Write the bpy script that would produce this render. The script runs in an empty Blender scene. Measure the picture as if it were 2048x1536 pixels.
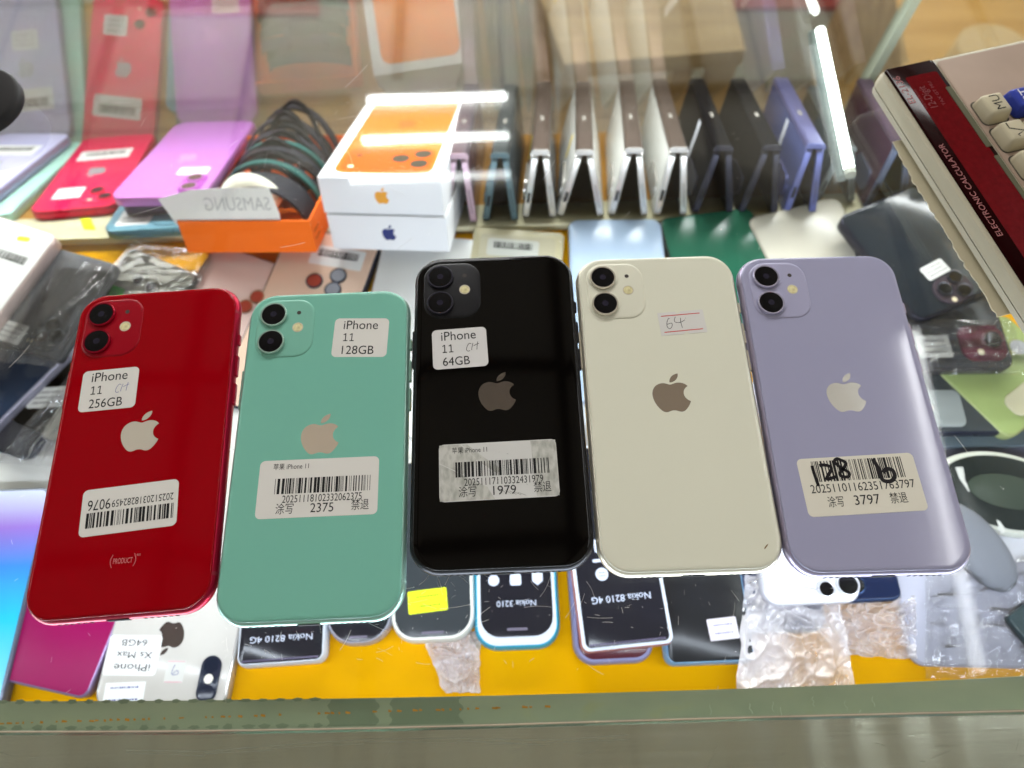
import bpy, bmesh, math, random
from mathutils import Vector, Matrix
random.seed(11)
C = bpy.context.scene
COL = C.collection
MM = 0.001
PI = math.pi

# ------------------------------------------------------------------ camera, world, lamps, exposure
CAM_H, PITCH, ROLL, FPX = 298.94, math.radians(66.016), math.radians(-1.8046), 1429.57
fw = Vector((0, math.cos(PITCH), -math.sin(PITCH)))
_rt = Vector((1, 0, 0)); _up = _rt.cross(fw)
rt = math.cos(ROLL) * _rt + math.sin(ROLL) * _up
up = -math.sin(ROLL) * _rt + math.cos(ROLL) * _up
cd = bpy.data.cameras.new('camera'); cam = bpy.data.objects.new('camera', cd); COL.objects.link(cam)
M = Matrix((rt, up, -fw)).transposed().to_4x4(); M.translation = Vector((0, 0, CAM_H)) * MM
cam.matrix_world = M
cd.sensor_width = 36; cd.lens = FPX / 2048 * 36
cd.clip_start = 0.005; cd.clip_end = 50
cd.dof.use_dof = True; cd.dof.focus_distance = 0.312; cd.dof.aperture_fstop = 7.0
C.camera = cam
w = bpy.data.worlds.new('World'); C.world = w; w.use_nodes = True
w.node_tree.nodes['Background'].inputs[0].default_value = (1, .97, .92, 1)
w.node_tree.nodes['Background'].inputs[1].default_value = 0.46
C.view_settings.view_transform = 'Standard'; C.view_settings.look = 'None'
C.view_settings.exposure = 0; C.view_settings.gamma = 1; C.view_settings.use_curve_mapping = False
C.cycles.use_denoising = True
C.cycles.max_bounces = 10; C.cycles.transparent_max_bounces = 16; C.cycles.glossy_bounces = 5
C.cycles.sample_clamp_indirect = 6
C.cycles.caustics_reflective = False; C.cycles.caustics_refractive = False

def area(name, loc, size, power, rot, color=(1, 1, 1)):
    l = bpy.data.lights.new(name, 'AREA'); l.shape = 'RECTANGLE'; l.size = size[0]; l.size_y = size[1]
    l.energy = power; l.color = color
    o = bpy.data.objects.new(name, l); COL.objects.link(o); o.location = loc; o.rotation_euler = rot
    return o
# shop ceiling lamps further down the aisle, and the two LED strips that run along the case
area('ceiling_lamp_light', (-0.7, 2.9, 1.75), (1.6, .6), 66, (math.radians(-50), 0, 0), (1, .99, .97))
area('ceiling_lamp_light', (0.9, 3.1, 1.75), (1.6, .6), 62, (math.radians(-50), 0, 0), (1, .99, .97))
area('case_strip_light', (0, .463, -.012), (1.15, .012), 3.5, (math.radians(-62), 0, 0), (.97, .98, 1))
area('case_strip_light', (0, .009, -.021), (1.0, .008), 2.0, (math.radians(72), 0, 0), (.80, .86, 1))

# ------------------------------------------------------------------ pixel -> place in the case (full-size photo pixels, millimetres)
def ray(px, py):
    return fw + rt * ((px - 1024) / FPX) - up * ((py - 768) / FPX)
def onz(px, py, z):
    d = ray(px, py); return Vector((0, 0, CAM_H)) + d * ((z - CAM_H) / d.z)
RS = 0.46; RO = Vector((0, 480, -213.3)); RN = Vector((0, RS, 1)).normalized(); RE = Vector((0, 1, -RS)).normalized()
RB = Matrix((Vector((1, 0, 0)), RE, RN)).transposed()
def onramp(px, py, h=0):
    d = ray(px, py); o = Vector((0, 0, CAM_H)); q = RO + RN * h
    return o + d * ((q - o).dot(RN) / d.dot(RN))

# ------------------------------------------------------------------ materials
def newmat(name):
    m = bpy.data.materials.new(name); m.use_nodes = True
    nt = m.node_tree; nt.nodes.clear(); out = nt.nodes.new('ShaderNodeOutputMaterial')
    return m, nt, out
_mc = {}
def mat(name, col, rough=.4, metal=0, ior=1.25, coat=0, coat_rough=.03, var=.04, scale=60, rvar=.06, bump=0, bscale=300, emit=0, emitcol=None, trans=0):
    key = (name,)
    if key in _mc: return _mc[key]
    m, nt, out = newmat(name); N = nt.nodes; L = nt.links
    b = N.new('ShaderNodeBsdfPrincipled'); L.new(b.outputs[0], out.inputs[0])
    tc = N.new('ShaderNodeTexCoord'); nz = N.new('ShaderNodeTexNoise'); nz.inputs['Scale'].default_value = scale; nz.inputs['Detail'].default_value = 4
    L.new(tc.outputs['Object'], nz.inputs['Vector'])
    mx = N.new('ShaderNodeMix'); mx.data_type = 'RGBA'
    c = list(col)[:3]
    mx.inputs['A'].default_value = [max(0, v * (1 - var)) for v in c] + [1]
    mx.inputs['B'].default_value = [min(1, v * (1 + var)) for v in c] + [1]
    L.new(nz.outputs['Fac'], mx.inputs['Factor']); L.new(mx.outputs['Result'], b.inputs['Base Color'])
    mr = N.new('ShaderNodeMapRange'); mr.inputs['To Min'].default_value = max(.02, rough - rvar); mr.inputs['To Max'].default_value = min(1, rough + rvar)
    L.new(nz.outputs['Fac'], mr.inputs['Value']); L.new(mr.outputs[0], b.inputs['Roughness'])
    b.inputs['Metallic'].default_value = metal; b.inputs['IOR'].default_value = ior
    b.inputs['Coat Weight'].default_value = coat; b.inputs['Coat Roughness'].default_value = coat_rough
    if trans: b.inputs['Transmission Weight'].default_value = trans
    if emit:
        b.inputs['Emission Strength'].default_value = emit; b.inputs['Emission Color'].default_value = list(emitcol or c) + [1]
    if bump:
        n2 = N.new('ShaderNodeTexNoise'); n2.inputs['Scale'].default_value = bscale; n2.inputs['Detail'].default_value = 3
        L.new(tc.outputs['Object'], n2.inputs['Vector'])
        bp = N.new('ShaderNodeBump'); bp.inputs['Strength'].default_value = bump; bp.inputs['Distance'].default_value = .001
        L.new(n2.outputs['Fac'], bp.inputs['Height']); L.new(bp.outputs[0], b.inputs['Normal'])
    _mc[key] = m
    return m
def s2l(r, g, b):
    f = lambda v: (v / 255 / 12.92) if v <= 10 else ((v / 255 + .055) / 1.055) ** 2.4
    return (f(r), f(g), f(b))
def glass(name, tint, refl=1.0, const=None, rough=0.0, scratch=0.0, haze=0.0):
    """clear sheet: what lies behind, plus the mirror image of what lies in front"""
    m, nt, out = newmat(name); N = nt.nodes; L = nt.links
    t = N.new('ShaderNodeBsdfTransparent'); t.inputs[0].default_value = list(tint) + [1]
    g = N.new('ShaderNodeBsdfGlossy'); g.inputs['Roughness'].default_value = rough
    mx = N.new('ShaderNodeMixShader'); L.new(t.outputs[0], mx.inputs[1]); L.new(g.outputs[0], mx.inputs[2])
    if const is not None: mx.inputs[0].default_value = const
    else:
        f = N.new('ShaderNodeFresnel'); f.inputs[0].default_value = 1.45
        mu = N.new('ShaderNodeMath'); mu.operation = 'MULTIPLY'; mu.inputs[1].default_value = refl
        L.new(f.outputs[0], mu.inputs[0]); L.new(mu.outputs[0], mx.inputs[0])
    last = mx
    if haze:
        d = N.new('ShaderNodeBsdfDiffuse'); d.inputs[0].default_value = (.8, .8, .78, 1)
        m2 = N.new('ShaderNodeMixShader')
        tc = N.new('ShaderNodeTexCoord'); nz = N.new('ShaderNodeTexNoise'); nz.inputs['Scale'].default_value = 9; nz.inputs['Detail'].default_value = 8
        L.new(tc.outputs['Object'], nz.inputs['Vector'])
        mr = N.new('ShaderNodeMapRange'); mr.inputs['From Min'].default_value = .45; mr.inputs['From Max'].default_value = .8
        mr.inputs['To Min'].default_value = 0; mr.inputs['To Max'].default_value = haze
        L.new(nz.outputs['Fac'], mr.inputs['Value']); L.new(mr.outputs[0], m2.inputs[0])
        L.new(mx.outputs[0], m2.inputs[1]); L.new(d.outputs[0], m2.inputs[2]); last = m2
    L.new(last.outputs[0], out.inputs[0])
    return m

# ------------------------------------------------------------------ objects
def tag(o, label=None, cat=None, group=None, kind=None):
    if label: o['label'] = label
    if cat: o['category'] = cat
    if group: o['group'] = group
    if kind: o['kind'] = kind
    return o
def link(name, bm, m, parent=None, smooth=35):
    me = bpy.data.meshes.new(name)
    if smooth:
        for f in bm.faces: f.smooth = True
    bm.normal_update(); bm.to_mesh(me); bm.free()
    if smooth: me.set_sharp_from_angle(angle=math.radians(smooth))
    for mm_ in (m if isinstance(m, (list, tuple)) else [m]): me.materials.append(mm_)
    o = bpy.data.objects.new(name, me); COL.objects.link(o)
    if parent: o.parent = parent
    return o
def thing(name, label, cat, group=None, kind=None):
    o = bpy.data.objects.new(name, None); COL.objects.link(o); o.empty_display_size = .02
    return tag(o, label, cat, group, kind)
def flat_place(o, p, ang=0):
    o.location = Vector(p) * MM; o.rotation_euler = (0, 0, ang)
def mat_place(o, p, R):
    m = R.to_4x4(); m.translation = Vector(p) * MM; o.matrix_world = m
    o.location = m.translation; o.rotation_euler = R.to_euler()
def place(o, a, la, pA, pB, ldir, z, h_top=None, ramp=False):
    """put the thing so that local point la (mm, on its top face at height h_top) lies under photo point a, and local direction ldir runs pA->pB"""
    if ramp:
        f = lambda q: onramp(q[0], q[1], z)
        A, B, P = f(pA), f(pB), f(a)
        d = B - A; u, v = d.x, d.dot(RE)
    else:
        f = lambda q: onz(q[0], q[1], z)
        A, B, P = f(pA), f(pB), f(a)
        d = B - A; u, v = d.x, d.y
    ang = math.atan2(v, u) - math.atan2(ldir[1], ldir[0])
    c, s = math.cos(ang), math.sin(ang)
    off = Vector((c * la[0] - s * la[1], s * la[0] + c * la[1]))
    if ramp:
        R = RB @ Matrix.Rotation(ang, 3, 'Z')
        mat_place(o, P - Vector((1, 0, 0)) * off.x - RE * off.y - RN * h_top, R)
    else:
        flat_place(o, (P.x - off.x, P.y - off.y, z - h_top), ang)
    return ang

# ------------------------------------------------------------------ mesh helpers (mm in, metres out)
def V(bm, x, y, z): return bm.verts.new((x * MM, y * MM, z * MM))
def rr(w, l, r, n=8, cx=0, cy=0):
    r = max(.01, min(r, w / 2 - .01, l / 2 - .01)); pts = []
    for k, (sx, sy) in enumerate(((1, 1), (-1, 1), (-1, -1), (1, -1))):
        for i in range(n + 1):
            a = PI / 2 * (k + i / n)
            pts.append((cx + sx * (w / 2 - r) + r * math.cos(a), cy + sy * (l / 2 - r) + r * math.sin(a)))
    return pts
def slab(bm, w, l, r, prof, n=8, cx=0, cy=0, cap0=True, cap1=True, mi=0):
    """rounded-rectangle plate lofted through prof = [(inset, z), ...]"""
    rings = []
    for ins, z in prof:
        rings.append([V(bm, x, y, z) for x, y in rr(w - 2 * ins, l - 2 * ins, max(.3, r - ins), n, cx, cy)])
    fs = []
    for a, b in zip(rings, rings[1:]):
        k = len(a)
        for i in range(k): fs.append(bm.faces.new((a[i], a[(i + 1) % k], b[(i + 1) % k], b[i])))
    if cap0: fs.append(bm.faces.new(list(reversed(rings[0]))))
    if cap1: fs.append(bm.faces.new(rings[-1]))
    for f in fs: f.material_index = mi
    return rings
def plate(w, l, r, z0, z1, cx=0, cy=0, bev=0, n=6):
    bm = bmesh.new()
    p = [(0, z0), (0, z1)] if not bev else [(bev, z0), (0, z0 + bev), (0, z1 - bev), (bev * .3, z1 - bev * .3), (bev, z1)]
    slab(bm, w, l, r, p, n, cx, cy); return bm
def box(bm, x0, x1, y0, y1, z0, z1):
    v = [V(bm, x, y, z) for z in (z0, z1) for x, y in ((x0, y0), (x1, y0), (x1, y1), (x0, y1))]
    for f in ((3, 2, 1, 0), (4, 5, 6, 7), (0, 1, 5, 4), (1, 2, 6, 5), (2, 3, 7, 6), (3, 0, 4, 7)): bm.faces.new([v[i] for i in f])
def lathe(bm, cx, cy, prof, n=40):
    rings = [[V(bm, cx + r * math.cos(2 * PI * i / n), cy + r * math.sin(2 * PI * i / n), z) for i in range(n)] for r, z in prof]
    for a, b in zip(rings, rings[1:]):
        for i in range(n): bm.faces.new((a[i], a[(i + 1) % n], b[(i + 1) % n], b[i]))
    bm.faces.new(list(reversed(rings[0]))); bm.faces.new(rings[-1])
def poly(bm, pts, z):
    return bm.faces.new([V(bm, x, y, z) for x, y in pts])
def ribbon(bm, pts, wd, z, sub=5):
    P = []
    if len(pts) > 2 and sub > 1:
        q = [pts[0]] + list(pts) + [pts[-1]]
        for i in range(1, len(q) - 2):
            for k in range(sub):
                t = k / sub; p0, p1, p2, p3 = q[i - 1], q[i], q[i + 1], q[i + 2]
                P.append(tuple(.5 * (2 * p1[j] + (p2[j] - p0[j]) * t + (2 * p0[j] - 5 * p1[j] + 4 * p2[j] - p3[j]) * t * t + (3 * p1[j] - p0[j] - 3 * p2[j] + p3[j]) * t ** 3) for j in (0, 1)))
        P.append(pts[-1])
    else: P = list(pts)
    L = []
    for i, (x, y) in enumerate(P):
        a = P[max(0, i - 1)]; b = P[min(len(P) - 1, i + 1)]
        dx, dy = b[0] - a[0], b[1] - a[1]; k = math.hypot(dx, dy) or 1
        L.append((V(bm, x - dy / k * wd / 2, y + dx / k * wd / 2, z), V(bm, x + dy / k * wd / 2, y - dx / k * wd / 2, z)))
    for a, b in zip(L, L[1:]):
        try: bm.faces.new((a[1], b[1], b[0], a[0]))
        except Exception: pass
def tube(bm, pts, r, n=8, flat=1.0):
    pts = [Vector(p) for p in pts]; rings = []
    for i, p in enumerate(pts):
        d = (pts[min(len(pts) - 1, i + 1)] - pts[max(0, i - 1)]).normalized()
        a = d.cross(Vector((0, 0, 1)) if abs(d.z) < .9 else Vector((0, 1, 0))).normalized(); b = d.cross(a)
        rings.append([V(bm, *(p + a * r * math.cos(2 * PI * k / n) + b * r * flat * math.sin(2 * PI * k / n))) for k in range(n)])
    for x, y in zip(rings, rings[1:]):
        for k in range(n): bm.faces.new((x[k], x[(k + 1) % n], y[(k + 1) % n], y[k]))
    bm.faces.new(rings[0]); bm.faces.new(list(reversed(rings[-1])))
_cap = []
def text(bm, s, x, y, h, z, width=None, align='LEFT', rot=0, mirror=False):
    """flat lettering: cap height h mm, left/baseline at x, y; squeezed to width mm"""
    cu = bpy.data.curves.new('t', 'FONT'); cu.body = s; cu.size = 1; cu.resolution_u = 3
    o = bpy.data.objects.new('t', cu); COL.objects.link(o)
    dg = bpy.context.evaluated_depsgraph_get()
    me = bpy.data.meshes.new_from_object(o.evaluated_get(dg))
    bpy.data.objects.remove(o); bpy.data.curves.remove(cu)
    if not me.vertices: return
    if not _cap:
        _cap.append(.7); b0 = bmesh.new(); text(b0, 'H', 0, 0, 1, 0); _cap[0] = (max(v.co.y for v in b0.verts) / MM) * .7; b0.free()
    xs = [v.co.x for v in me.vertices]; x0, x1 = min(xs), max(xs)
    sy = h / _cap[0]; sx = sy
    if width: sx = width / max(1e-6, x1 - x0)
    c, sn = math.cos(rot), math.sin(rot); vs = []
    for v in me.vertices:
        u = (v.co.x - x0) * sx; t = v.co.y * sy
        if align == 'CENTER': u -= (x1 - x0) * sx / 2
        if mirror: u = -u
        vs.append(V(bm, x + c * u - sn * t, y + sn * u + c * t, z))
    for p in me.polygons:
        try:
            f = bm.faces.new([vs[i] for i in p.vertices])
            if mirror: f.normal_flip()
        except Exception: pass
    bpy.data.meshes.remove(me)
def bars(bm, x0, x1, y0, y1, z, seed, skew=0):
    r = random.Random(seed); x = x0
    while x < x1 - .25:
        wd = r.choice((.22, .22, .45, .45, .8, 1.1)); wd = min(wd, x1 - x)
        poly(bm, [(x, y0), (x + wd, y0), (x + wd, y1), (x, y1)], z); x += wd + r.choice((.25, .3, .5, .8))
EMB = ["M12.152 6.896c-.948 0-2.415-1.078-3.96-1.04-2.04.027-3.91 1.183-4.961 3.014-2.117 3.675-.546 9.103 1.519 12.09 1.013 1.454 2.208 3.09 3.792 3.039 1.52-.065 2.09-.987 3.935-.987 1.831 0 2.35.987 3.96.948 1.637-.026 2.676-1.48 3.676-2.948 1.156-1.688 1.636-3.325 1.662-3.415-.039-.013-3.182-1.221-3.22-4.857-.026-3.04 2.48-4.494 2.597-4.559-1.429-2.09-3.623-2.324-4.39-2.376-2-.156-3.675 1.09-4.61 1.09",
       "M15.53 3.83c.843-1.012 1.4-2.427 1.245-3.83-1.207.052-2.662.805-3.532 1.818-.78.896-1.454 2.338-1.273 3.714 1.338.104 2.715-.688 3.559-1.701"]
import re
def emblem(bm, cx, cy, sx, sy, z, rot=0):
    c, s = math.cos(rot), math.sin(rot)
    for d in EMB:
        nums = [float(v) for v in re.findall(r'-?\d*\.?\d+', d)]
        x, y = nums[0], nums[1]; pts = [(x, y)]; i = 2
        while i + 6 <= len(nums):
            q = nums[i:i + 6]; i += 6; p0 = (x, y)
            p1, p2, p3 = (x + q[0], y + q[1]), (x + q[2], y + q[3]), (x + q[4], y + q[5])
            for k in range(1, 9):
                t = k / 8; u = 1 - t
                pts.append(tuple(u ** 3 * p0[j] + 3 * u * u * t * p1[j] + 3 * u * t * t * p2[j] + t ** 3 * p3[j] for j in (0, 1)))
            x, y = p3
        if math.hypot(pts[0][0] - pts[-1][0], pts[0][1] - pts[-1][1]) < .05: pts.pop()
        out = []
        for px, py in reversed(pts):
            u, v = (px - 12) * sx, (15.2 - py) * sy
            out.append((cx + c * u - s * v, cy + s * u + c * v))
        f = poly(bm, out, z)
    bmesh.ops.triangulate(bm, faces=[f for f in bm.faces if len(f.verts) > 8])
def tf(bm, cx, cy, ang):
    bmesh.ops.transform(bm, matrix=Matrix.Translation(Vector((cx, cy, 0)) * MM) @ Matrix.Rotation(ang, 4, 'Z'), verts=bm.verts)

INK = mat('black_print', (.012, .012, .013), .6)
PAPER = mat('label_paper', (.70, .685, .645), .5, var=.02, ior=1.3, rvar=.03)
GREYINK = mat('grey_print', (.22, .22, .24), .6)
PAPER2 = mat('white_label_paper', (.80, .80, .79), .5, var=.02, ior=1.3)
LENS = mat('lens_glass', (.004, .004, .005), .12, ior=1.3, rvar=.02)
def sticker(root, cx, cy, w, h, z, deg=0, m=None, draw=None, r=2.2, ink=None, name='label_sticker', extra=()):
    """paper label stuck on a face of root at height z; draw(bm, z) prints on it; extra = more [(name, material, draw)]"""
    bm = plate(w, h, r, z, z + .06); tf(bm, cx, cy, math.radians(deg))
    st = link(name, bm, m or PAPER, root, smooth=0)
    for nm, mm_, fn in ([('printing', ink or INK, draw)] if draw else []) + list(extra):
        b2 = bmesh.new(); fn(b2, z + .10)
        if len(b2.faces): tf(b2, cx, cy, math.radians(deg)); link(nm, b2, mm_, st, smooth=0)
        else: b2.free()
    return st
def scribble(seed, w, h, rows=2):
    def f(bm, z):
        r = random.Random(seed)
        for k in range(rows):
            y = h * (.25 - .5 * k / max(1, rows - 1)) if rows > 1 else 0
            x = -w * .36
            while x < w * .34:
                q = r.uniform(.35, 1.3); box_h = h * .075
                poly(bm, [(x, y - box_h / 2), (x + q, y - box_h / 2), (x + q, y + box_h / 2), (x, y + box_h / 2)], z); x += q + r.uniform(.3, .7)
    return f
def barlabel(seed, w, h):
    def f(bm, z):
        bars(bm, -w * .38, w * .38, -h * .05, h * .32, z, seed)
        scribble(seed + 1, w, h, 1)(bm, z)
        bmesh.ops.translate(bm, vec=(0, 0, 0), verts=bm.verts)
    return f

# ------------------------------------------------------------------ the shop around the case
FLOORZ = -930
bm = bmesh.new(); poly(bm, [(-4000, -1500), (4000, -1500), (4000, 6000), (-4000, 6000)], FLOORZ)
m, nt, out = newmat('shop_floor_tiles'); N = nt.nodes; L = nt.links
b = N.new('ShaderNodeBsdfPrincipled'); b.inputs['Roughness'].default_value = .35; L.new(b.outputs[0], out.inputs[0])
tc = N.new('ShaderNodeTexCoord'); br = N.new('ShaderNodeTexBrick'); br.offset = 0; br.inputs['Scale'].default_value = 1
br.inputs['Brick Width'].default_value = .6; br.inputs['Row Height'].default_value = .6; br.inputs['Mortar Size'].default_value = .006
br.inputs['Color1'].default_value = (.27, .235, .175, 1); br.inputs['Color2'].default_value = (.24, .21, .155, 1); br.inputs['Mortar'].default_value = (.08, .07, .055, 1)
nz = N.new('ShaderNodeTexNoise'); nz.inputs['Scale'].default_value = 14; nz.inputs['Detail'].default_value = 6
mx = N.new('ShaderNodeMix'); mx.data_type = 'RGBA'; mx.blend_type = 'MULTIPLY'; mx.inputs['Factor'].default_value = .5
L.new(tc.outputs['Object'], br.inputs['Vector']); L.new(tc.outputs['Object'], nz.inputs['Vector'])
L.new(br.outputs['Color'], mx.inputs['A']); L.new(nz.outputs['Color'], mx.inputs['B']); L.new(mx.outputs['Result'], b.inputs['Base Color'])
tag(link('floor', bm, m, smooth=0), kind='structure')
# suspended ceiling: cream panels in brown tee bars, which the glossy phones mirror
CZ = 1800
bm = bmesh.new(); poly(bm, [(-3600, 5200), (3600, 5200), (3600, -1600), (-3600, -1600)], CZ)
tag(link('ceiling', bm, mat('ceiling_panel', (.86, .82, .73), .7, var=.05, scale=3), smooth=0), kind='structure')
bm = bmesh.new()
for k in range(-6, 7):
    x = 180 + 600 * k; box(bm, x - 22, x + 22, -1600, 5200, CZ - 14, CZ - 3)
for k in range(-2, 9):
    y = 390 + 600 * k; box(bm, -3600, 3600, y - 22, y + 22, CZ - 12, CZ - 2)
tag(link('ceiling_grid', bm, mat('ceiling_tee_bar', (.13, .085, .045), .5), smooth=0), kind='structure')
TUBE = mat('lit_lamp_tube', (1, 1, 1), .4, emit=25, emitcol=(.97, .98, 1), var=0)
HOUS = mat('lamp_housing', (.7, .7, .68), .4)
def tube_fixture(label, tubes, r=13, tray=None):
    t = thing('ceiling_lamp', label, 'ceiling lamp')
    bm = bmesh.new(); x0, x1, y0, y1 = tray; box(bm, x0, x1, y0, y1, CZ - 24, CZ - 16); link('housing', bm, HOUS, t, smooth=0)
    for a, b_ in tubes:
        bm = bmesh.new(); tube(bm, [a, b_], r, 12); link('lamp_tube', bm, TUBE, t)
    return t
def up_at(px, py, z=0):      # ceiling point whose mirror image in a level sheet at height z shows at that place
    q = onz(px, py, 2 * z - (CZ - 45)); return Vector((q.x, q.y, CZ - 45))
tb = []
for py, x0, x1 in ((190, 735, 1012), (270, 725, 1016), (349, 700, 1020)):
    A, B = up_at(x0, py), up_at(x1, py); y = (A.y + B.y) / 2
    tb.append(((A.x, y, A.z), (B.x, y, B.z)))
ys = [t_[0][1] for t_ in tb]; xs = [t_[0][0] for t_ in tb] + [t_[1][0] for t_ in tb]
tube_fixture('square ceiling lamp with three lit tubes', tb, 12, (min(xs) - 30, max(xs) + 30, min(ys) - 120, max(ys) + 120))
A, B = up_at(1832, 660), up_at(1963, 1345)
tube_fixture('single tube ceiling lamp over the right end of the counter', [((A.x, A.y, A.z), (B.x, B.y, B.z))], 17, (min(A.x, B.x) - 130, max(A.x, B.x) + 25, B.y - 20, A.y + 20))

for (x, y0_, y1_, lb) in ((-2350, 200, 1400, 'added unseen twin tube ceiling lamp to the left, nearer the counter'), (2450, 900, 2100, 'added unseen twin tube ceiling lamp to the right'), (-2300, 2200, 3400, 'added unseen twin tube ceiling lamp to the left, further down the aisle')):  # unseen lamps, added to put highlights along the phone rims
    tube_fixture(lb, [((x - 45, y0_, CZ - 45), (x - 45, y1_, CZ - 45)), ((x + 45, y0_, CZ - 45), (x + 45, y1_, CZ - 45))], 14, (x - 90, x + 90, y0_ - 30, y1_ + 30))

# things on the shop floor, seen through the front pane of the case
t = thing('wooden_stool', 'pale wooden stool behind the front glass of the case', 'stool')
WOOD, nt, out = newmat('pale_wood'); N = nt.nodes; L = nt.links
b = N.new('ShaderNodeBsdfPrincipled'); b.inputs['Roughness'].default_value = .45; L.new(b.outputs[0], out.inputs[0])
tc = N.new('ShaderNodeTexCoord'); mp = N.new('ShaderNodeMapping'); mp.inputs['Scale'].default_value = (3, 26, 26); wv = N.new('ShaderNodeTexNoise'); wv.inputs['Scale'].default_value = 1.2; wv.inputs['Detail'].default_value = 8
rp = N.new('ShaderNodeValToRGB'); rp.color_ramp.elements[0].color = (.42, .25, .08, 1); rp.color_ramp.elements[0].position = .3; rp.color_ramp.elements[1].color = (.72, .50, .22, 1); rp.color_ramp.elements[1].position = .7
L.new(tc.outputs['Object'], mp.inputs[0]); L.new(mp.outputs[0], wv.inputs['Vector']); L.new(wv.outputs['Fac'], rp.inputs[0]); L.new(rp.outputs[0], b.inputs['Base Color'])
SZ = -480
cs = [onz(*q, SZ) for q in ((1128, 128), (1492, 100), (1440, -90), (1060, -70))]
ctr = sum(cs, Vector()) / 4
def ngon_slab(bm, pts, z0, z1):
    n = len(pts); a = [V(bm, p[0], p[1], z0) for p in pts]; c = [V(bm, p[0], p[1], z1) for p in pts]
    for i in range(n): bm.faces.new((a[i], a[(i + 1) % n], c[(i + 1) % n], c[i]))
    bm.faces.new(list(reversed(a))); bm.faces.new(c)
bm = bmesh.new(); ngon_slab(bm, cs, SZ - 28, SZ); link('seat', bm, WOOD, t, smooth=0)
for q in cs:
    p = ctr + (Vector(q) - ctr) * .84; bm = bmesh.new(); box(bm, p.x - 18, p.x + 18, p.y - 18, p.y + 18, FLOORZ, SZ - 28); link('leg', bm, WOOD, t, smooth=0)
REDM = mat('red_carpet', (.30, .035, .02), .8, bump=.4)
for (xa, xb, ya, yb, lab) in ((300, 640, -200, 34, 'red floor mat beyond the front glass, left of the white box'), (1385, 1745, -200, 22, 'red floor mat beyond the front glass, right of the wooden stool')):
    cs2 = [onz(xa, yb, FLOORZ), onz(xb, yb, FLOORZ), onz(xb, ya, FLOORZ), onz(xa, ya, FLOORZ)]
    bm = bmesh.new(); ngon_slab(bm, cs2, FLOORZ + 1, FLOORZ + 9); tag(link('floor_mat', bm, REDM, smooth=0), lab, 'mat')
bm = bmesh.new(); cs2 = [onz(*q, -560) for q in ((1810, 190), (2300, 190), (2300, -200), (1770, -200))]; ngon_slab(bm, cs2, FLOORZ + .5, -560)
tag(link('wooden_crate', bm, WOOD, smooth=0), 'brown wooden crate beyond the front glass behind the calculator', 'crate')
q = onz(1990, 95, -500); bm = bmesh.new(); lathe(bm, 0, 0, [(52, 0), (55, 3), (55, 56), (52, 59.5)], 32)
o = link('tape_roll', bm, mat('cream_tape', (.72, .66, .48), .5)); tag(o, 'cream roll standing on the brown wooden crate', 'roll'); flat_place(o, (q.x, q.y, -559.5))

# ------------------------------------------------------------------ the display counter
case = thing('display_counter', 'glass topped display counter with a brushed steel rim', 'display case')
GT = glass('counter_glass', (.965, .985, .97), refl=.22, haze=.008)
GE, nt, out = newmat('green_glass_edge'); N = nt.nodes; L = nt.links
b = N.new('ShaderNodeBsdfPrincipled'); b.inputs['Base Color'].default_value = (.34, .46, .36, 1); b.inputs['Roughness'].default_value = .12; b.inputs['Transmission Weight'].default_value = .35
tc = N.new('ShaderNodeTexCoord'); nz = N.new('ShaderNodeTexNoise'); nz.inputs['Scale'].default_value = 40; L.new(tc.outputs['Object'], nz.inputs['Vector'])
mr = N.new('ShaderNodeMapRange'); mr.inputs['To Min'].default_value = .05; mr.inputs['To Max'].default_value = .3; L.new(nz.outputs['Fac'], mr.inputs['Value']); L.new(mr.outputs[0], b.inputs['Roughness']); L.new(b.outputs[0], out.inputs[0])
XR = 620
def yi(x): return 2.2 + (4.9e-5 if x < 75 else 9e-5) * (x - 75) ** 2      # inner edge of the steel rim (bowed)
def yo(x): return -7.4 + (7.6e-5 if x < 0 else -2.5e-5) * x * x            # front edge of the glass sheet
NX = 48; XS = [-XR + 2 * XR * i / NX for i in range(NX + 1)]
GH = 8.0
bm = bmesh.new()
tp = [V(bm, x, yo(x), 0) for x in XS]; tb2 = [V(bm, x, 486, 0) for x in XS]; lo = [V(bm, x, yo(x), -GH) for x in XS]; lb = [V(bm, x, 486, -GH) for x in XS]
for i in range(NX):
    bm.faces.new((tp[i], tp[i + 1], tb2[i + 1], tb2[i])).material_index = 0
    bm.faces.new((lb[i], lb[i + 1], lo[i + 1], lo[i])).material_index = 0
    bm.faces.new((lo[i], lo[i + 1], tp[i + 1], tp[i])).material_index = 1
    bm.faces.new((tb2[i], tb2[i + 1], lb[i + 1], lb[i])).material_index = 1
gt = link('glass_top', bm, [GT, GE], case, smooth=0)
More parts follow.
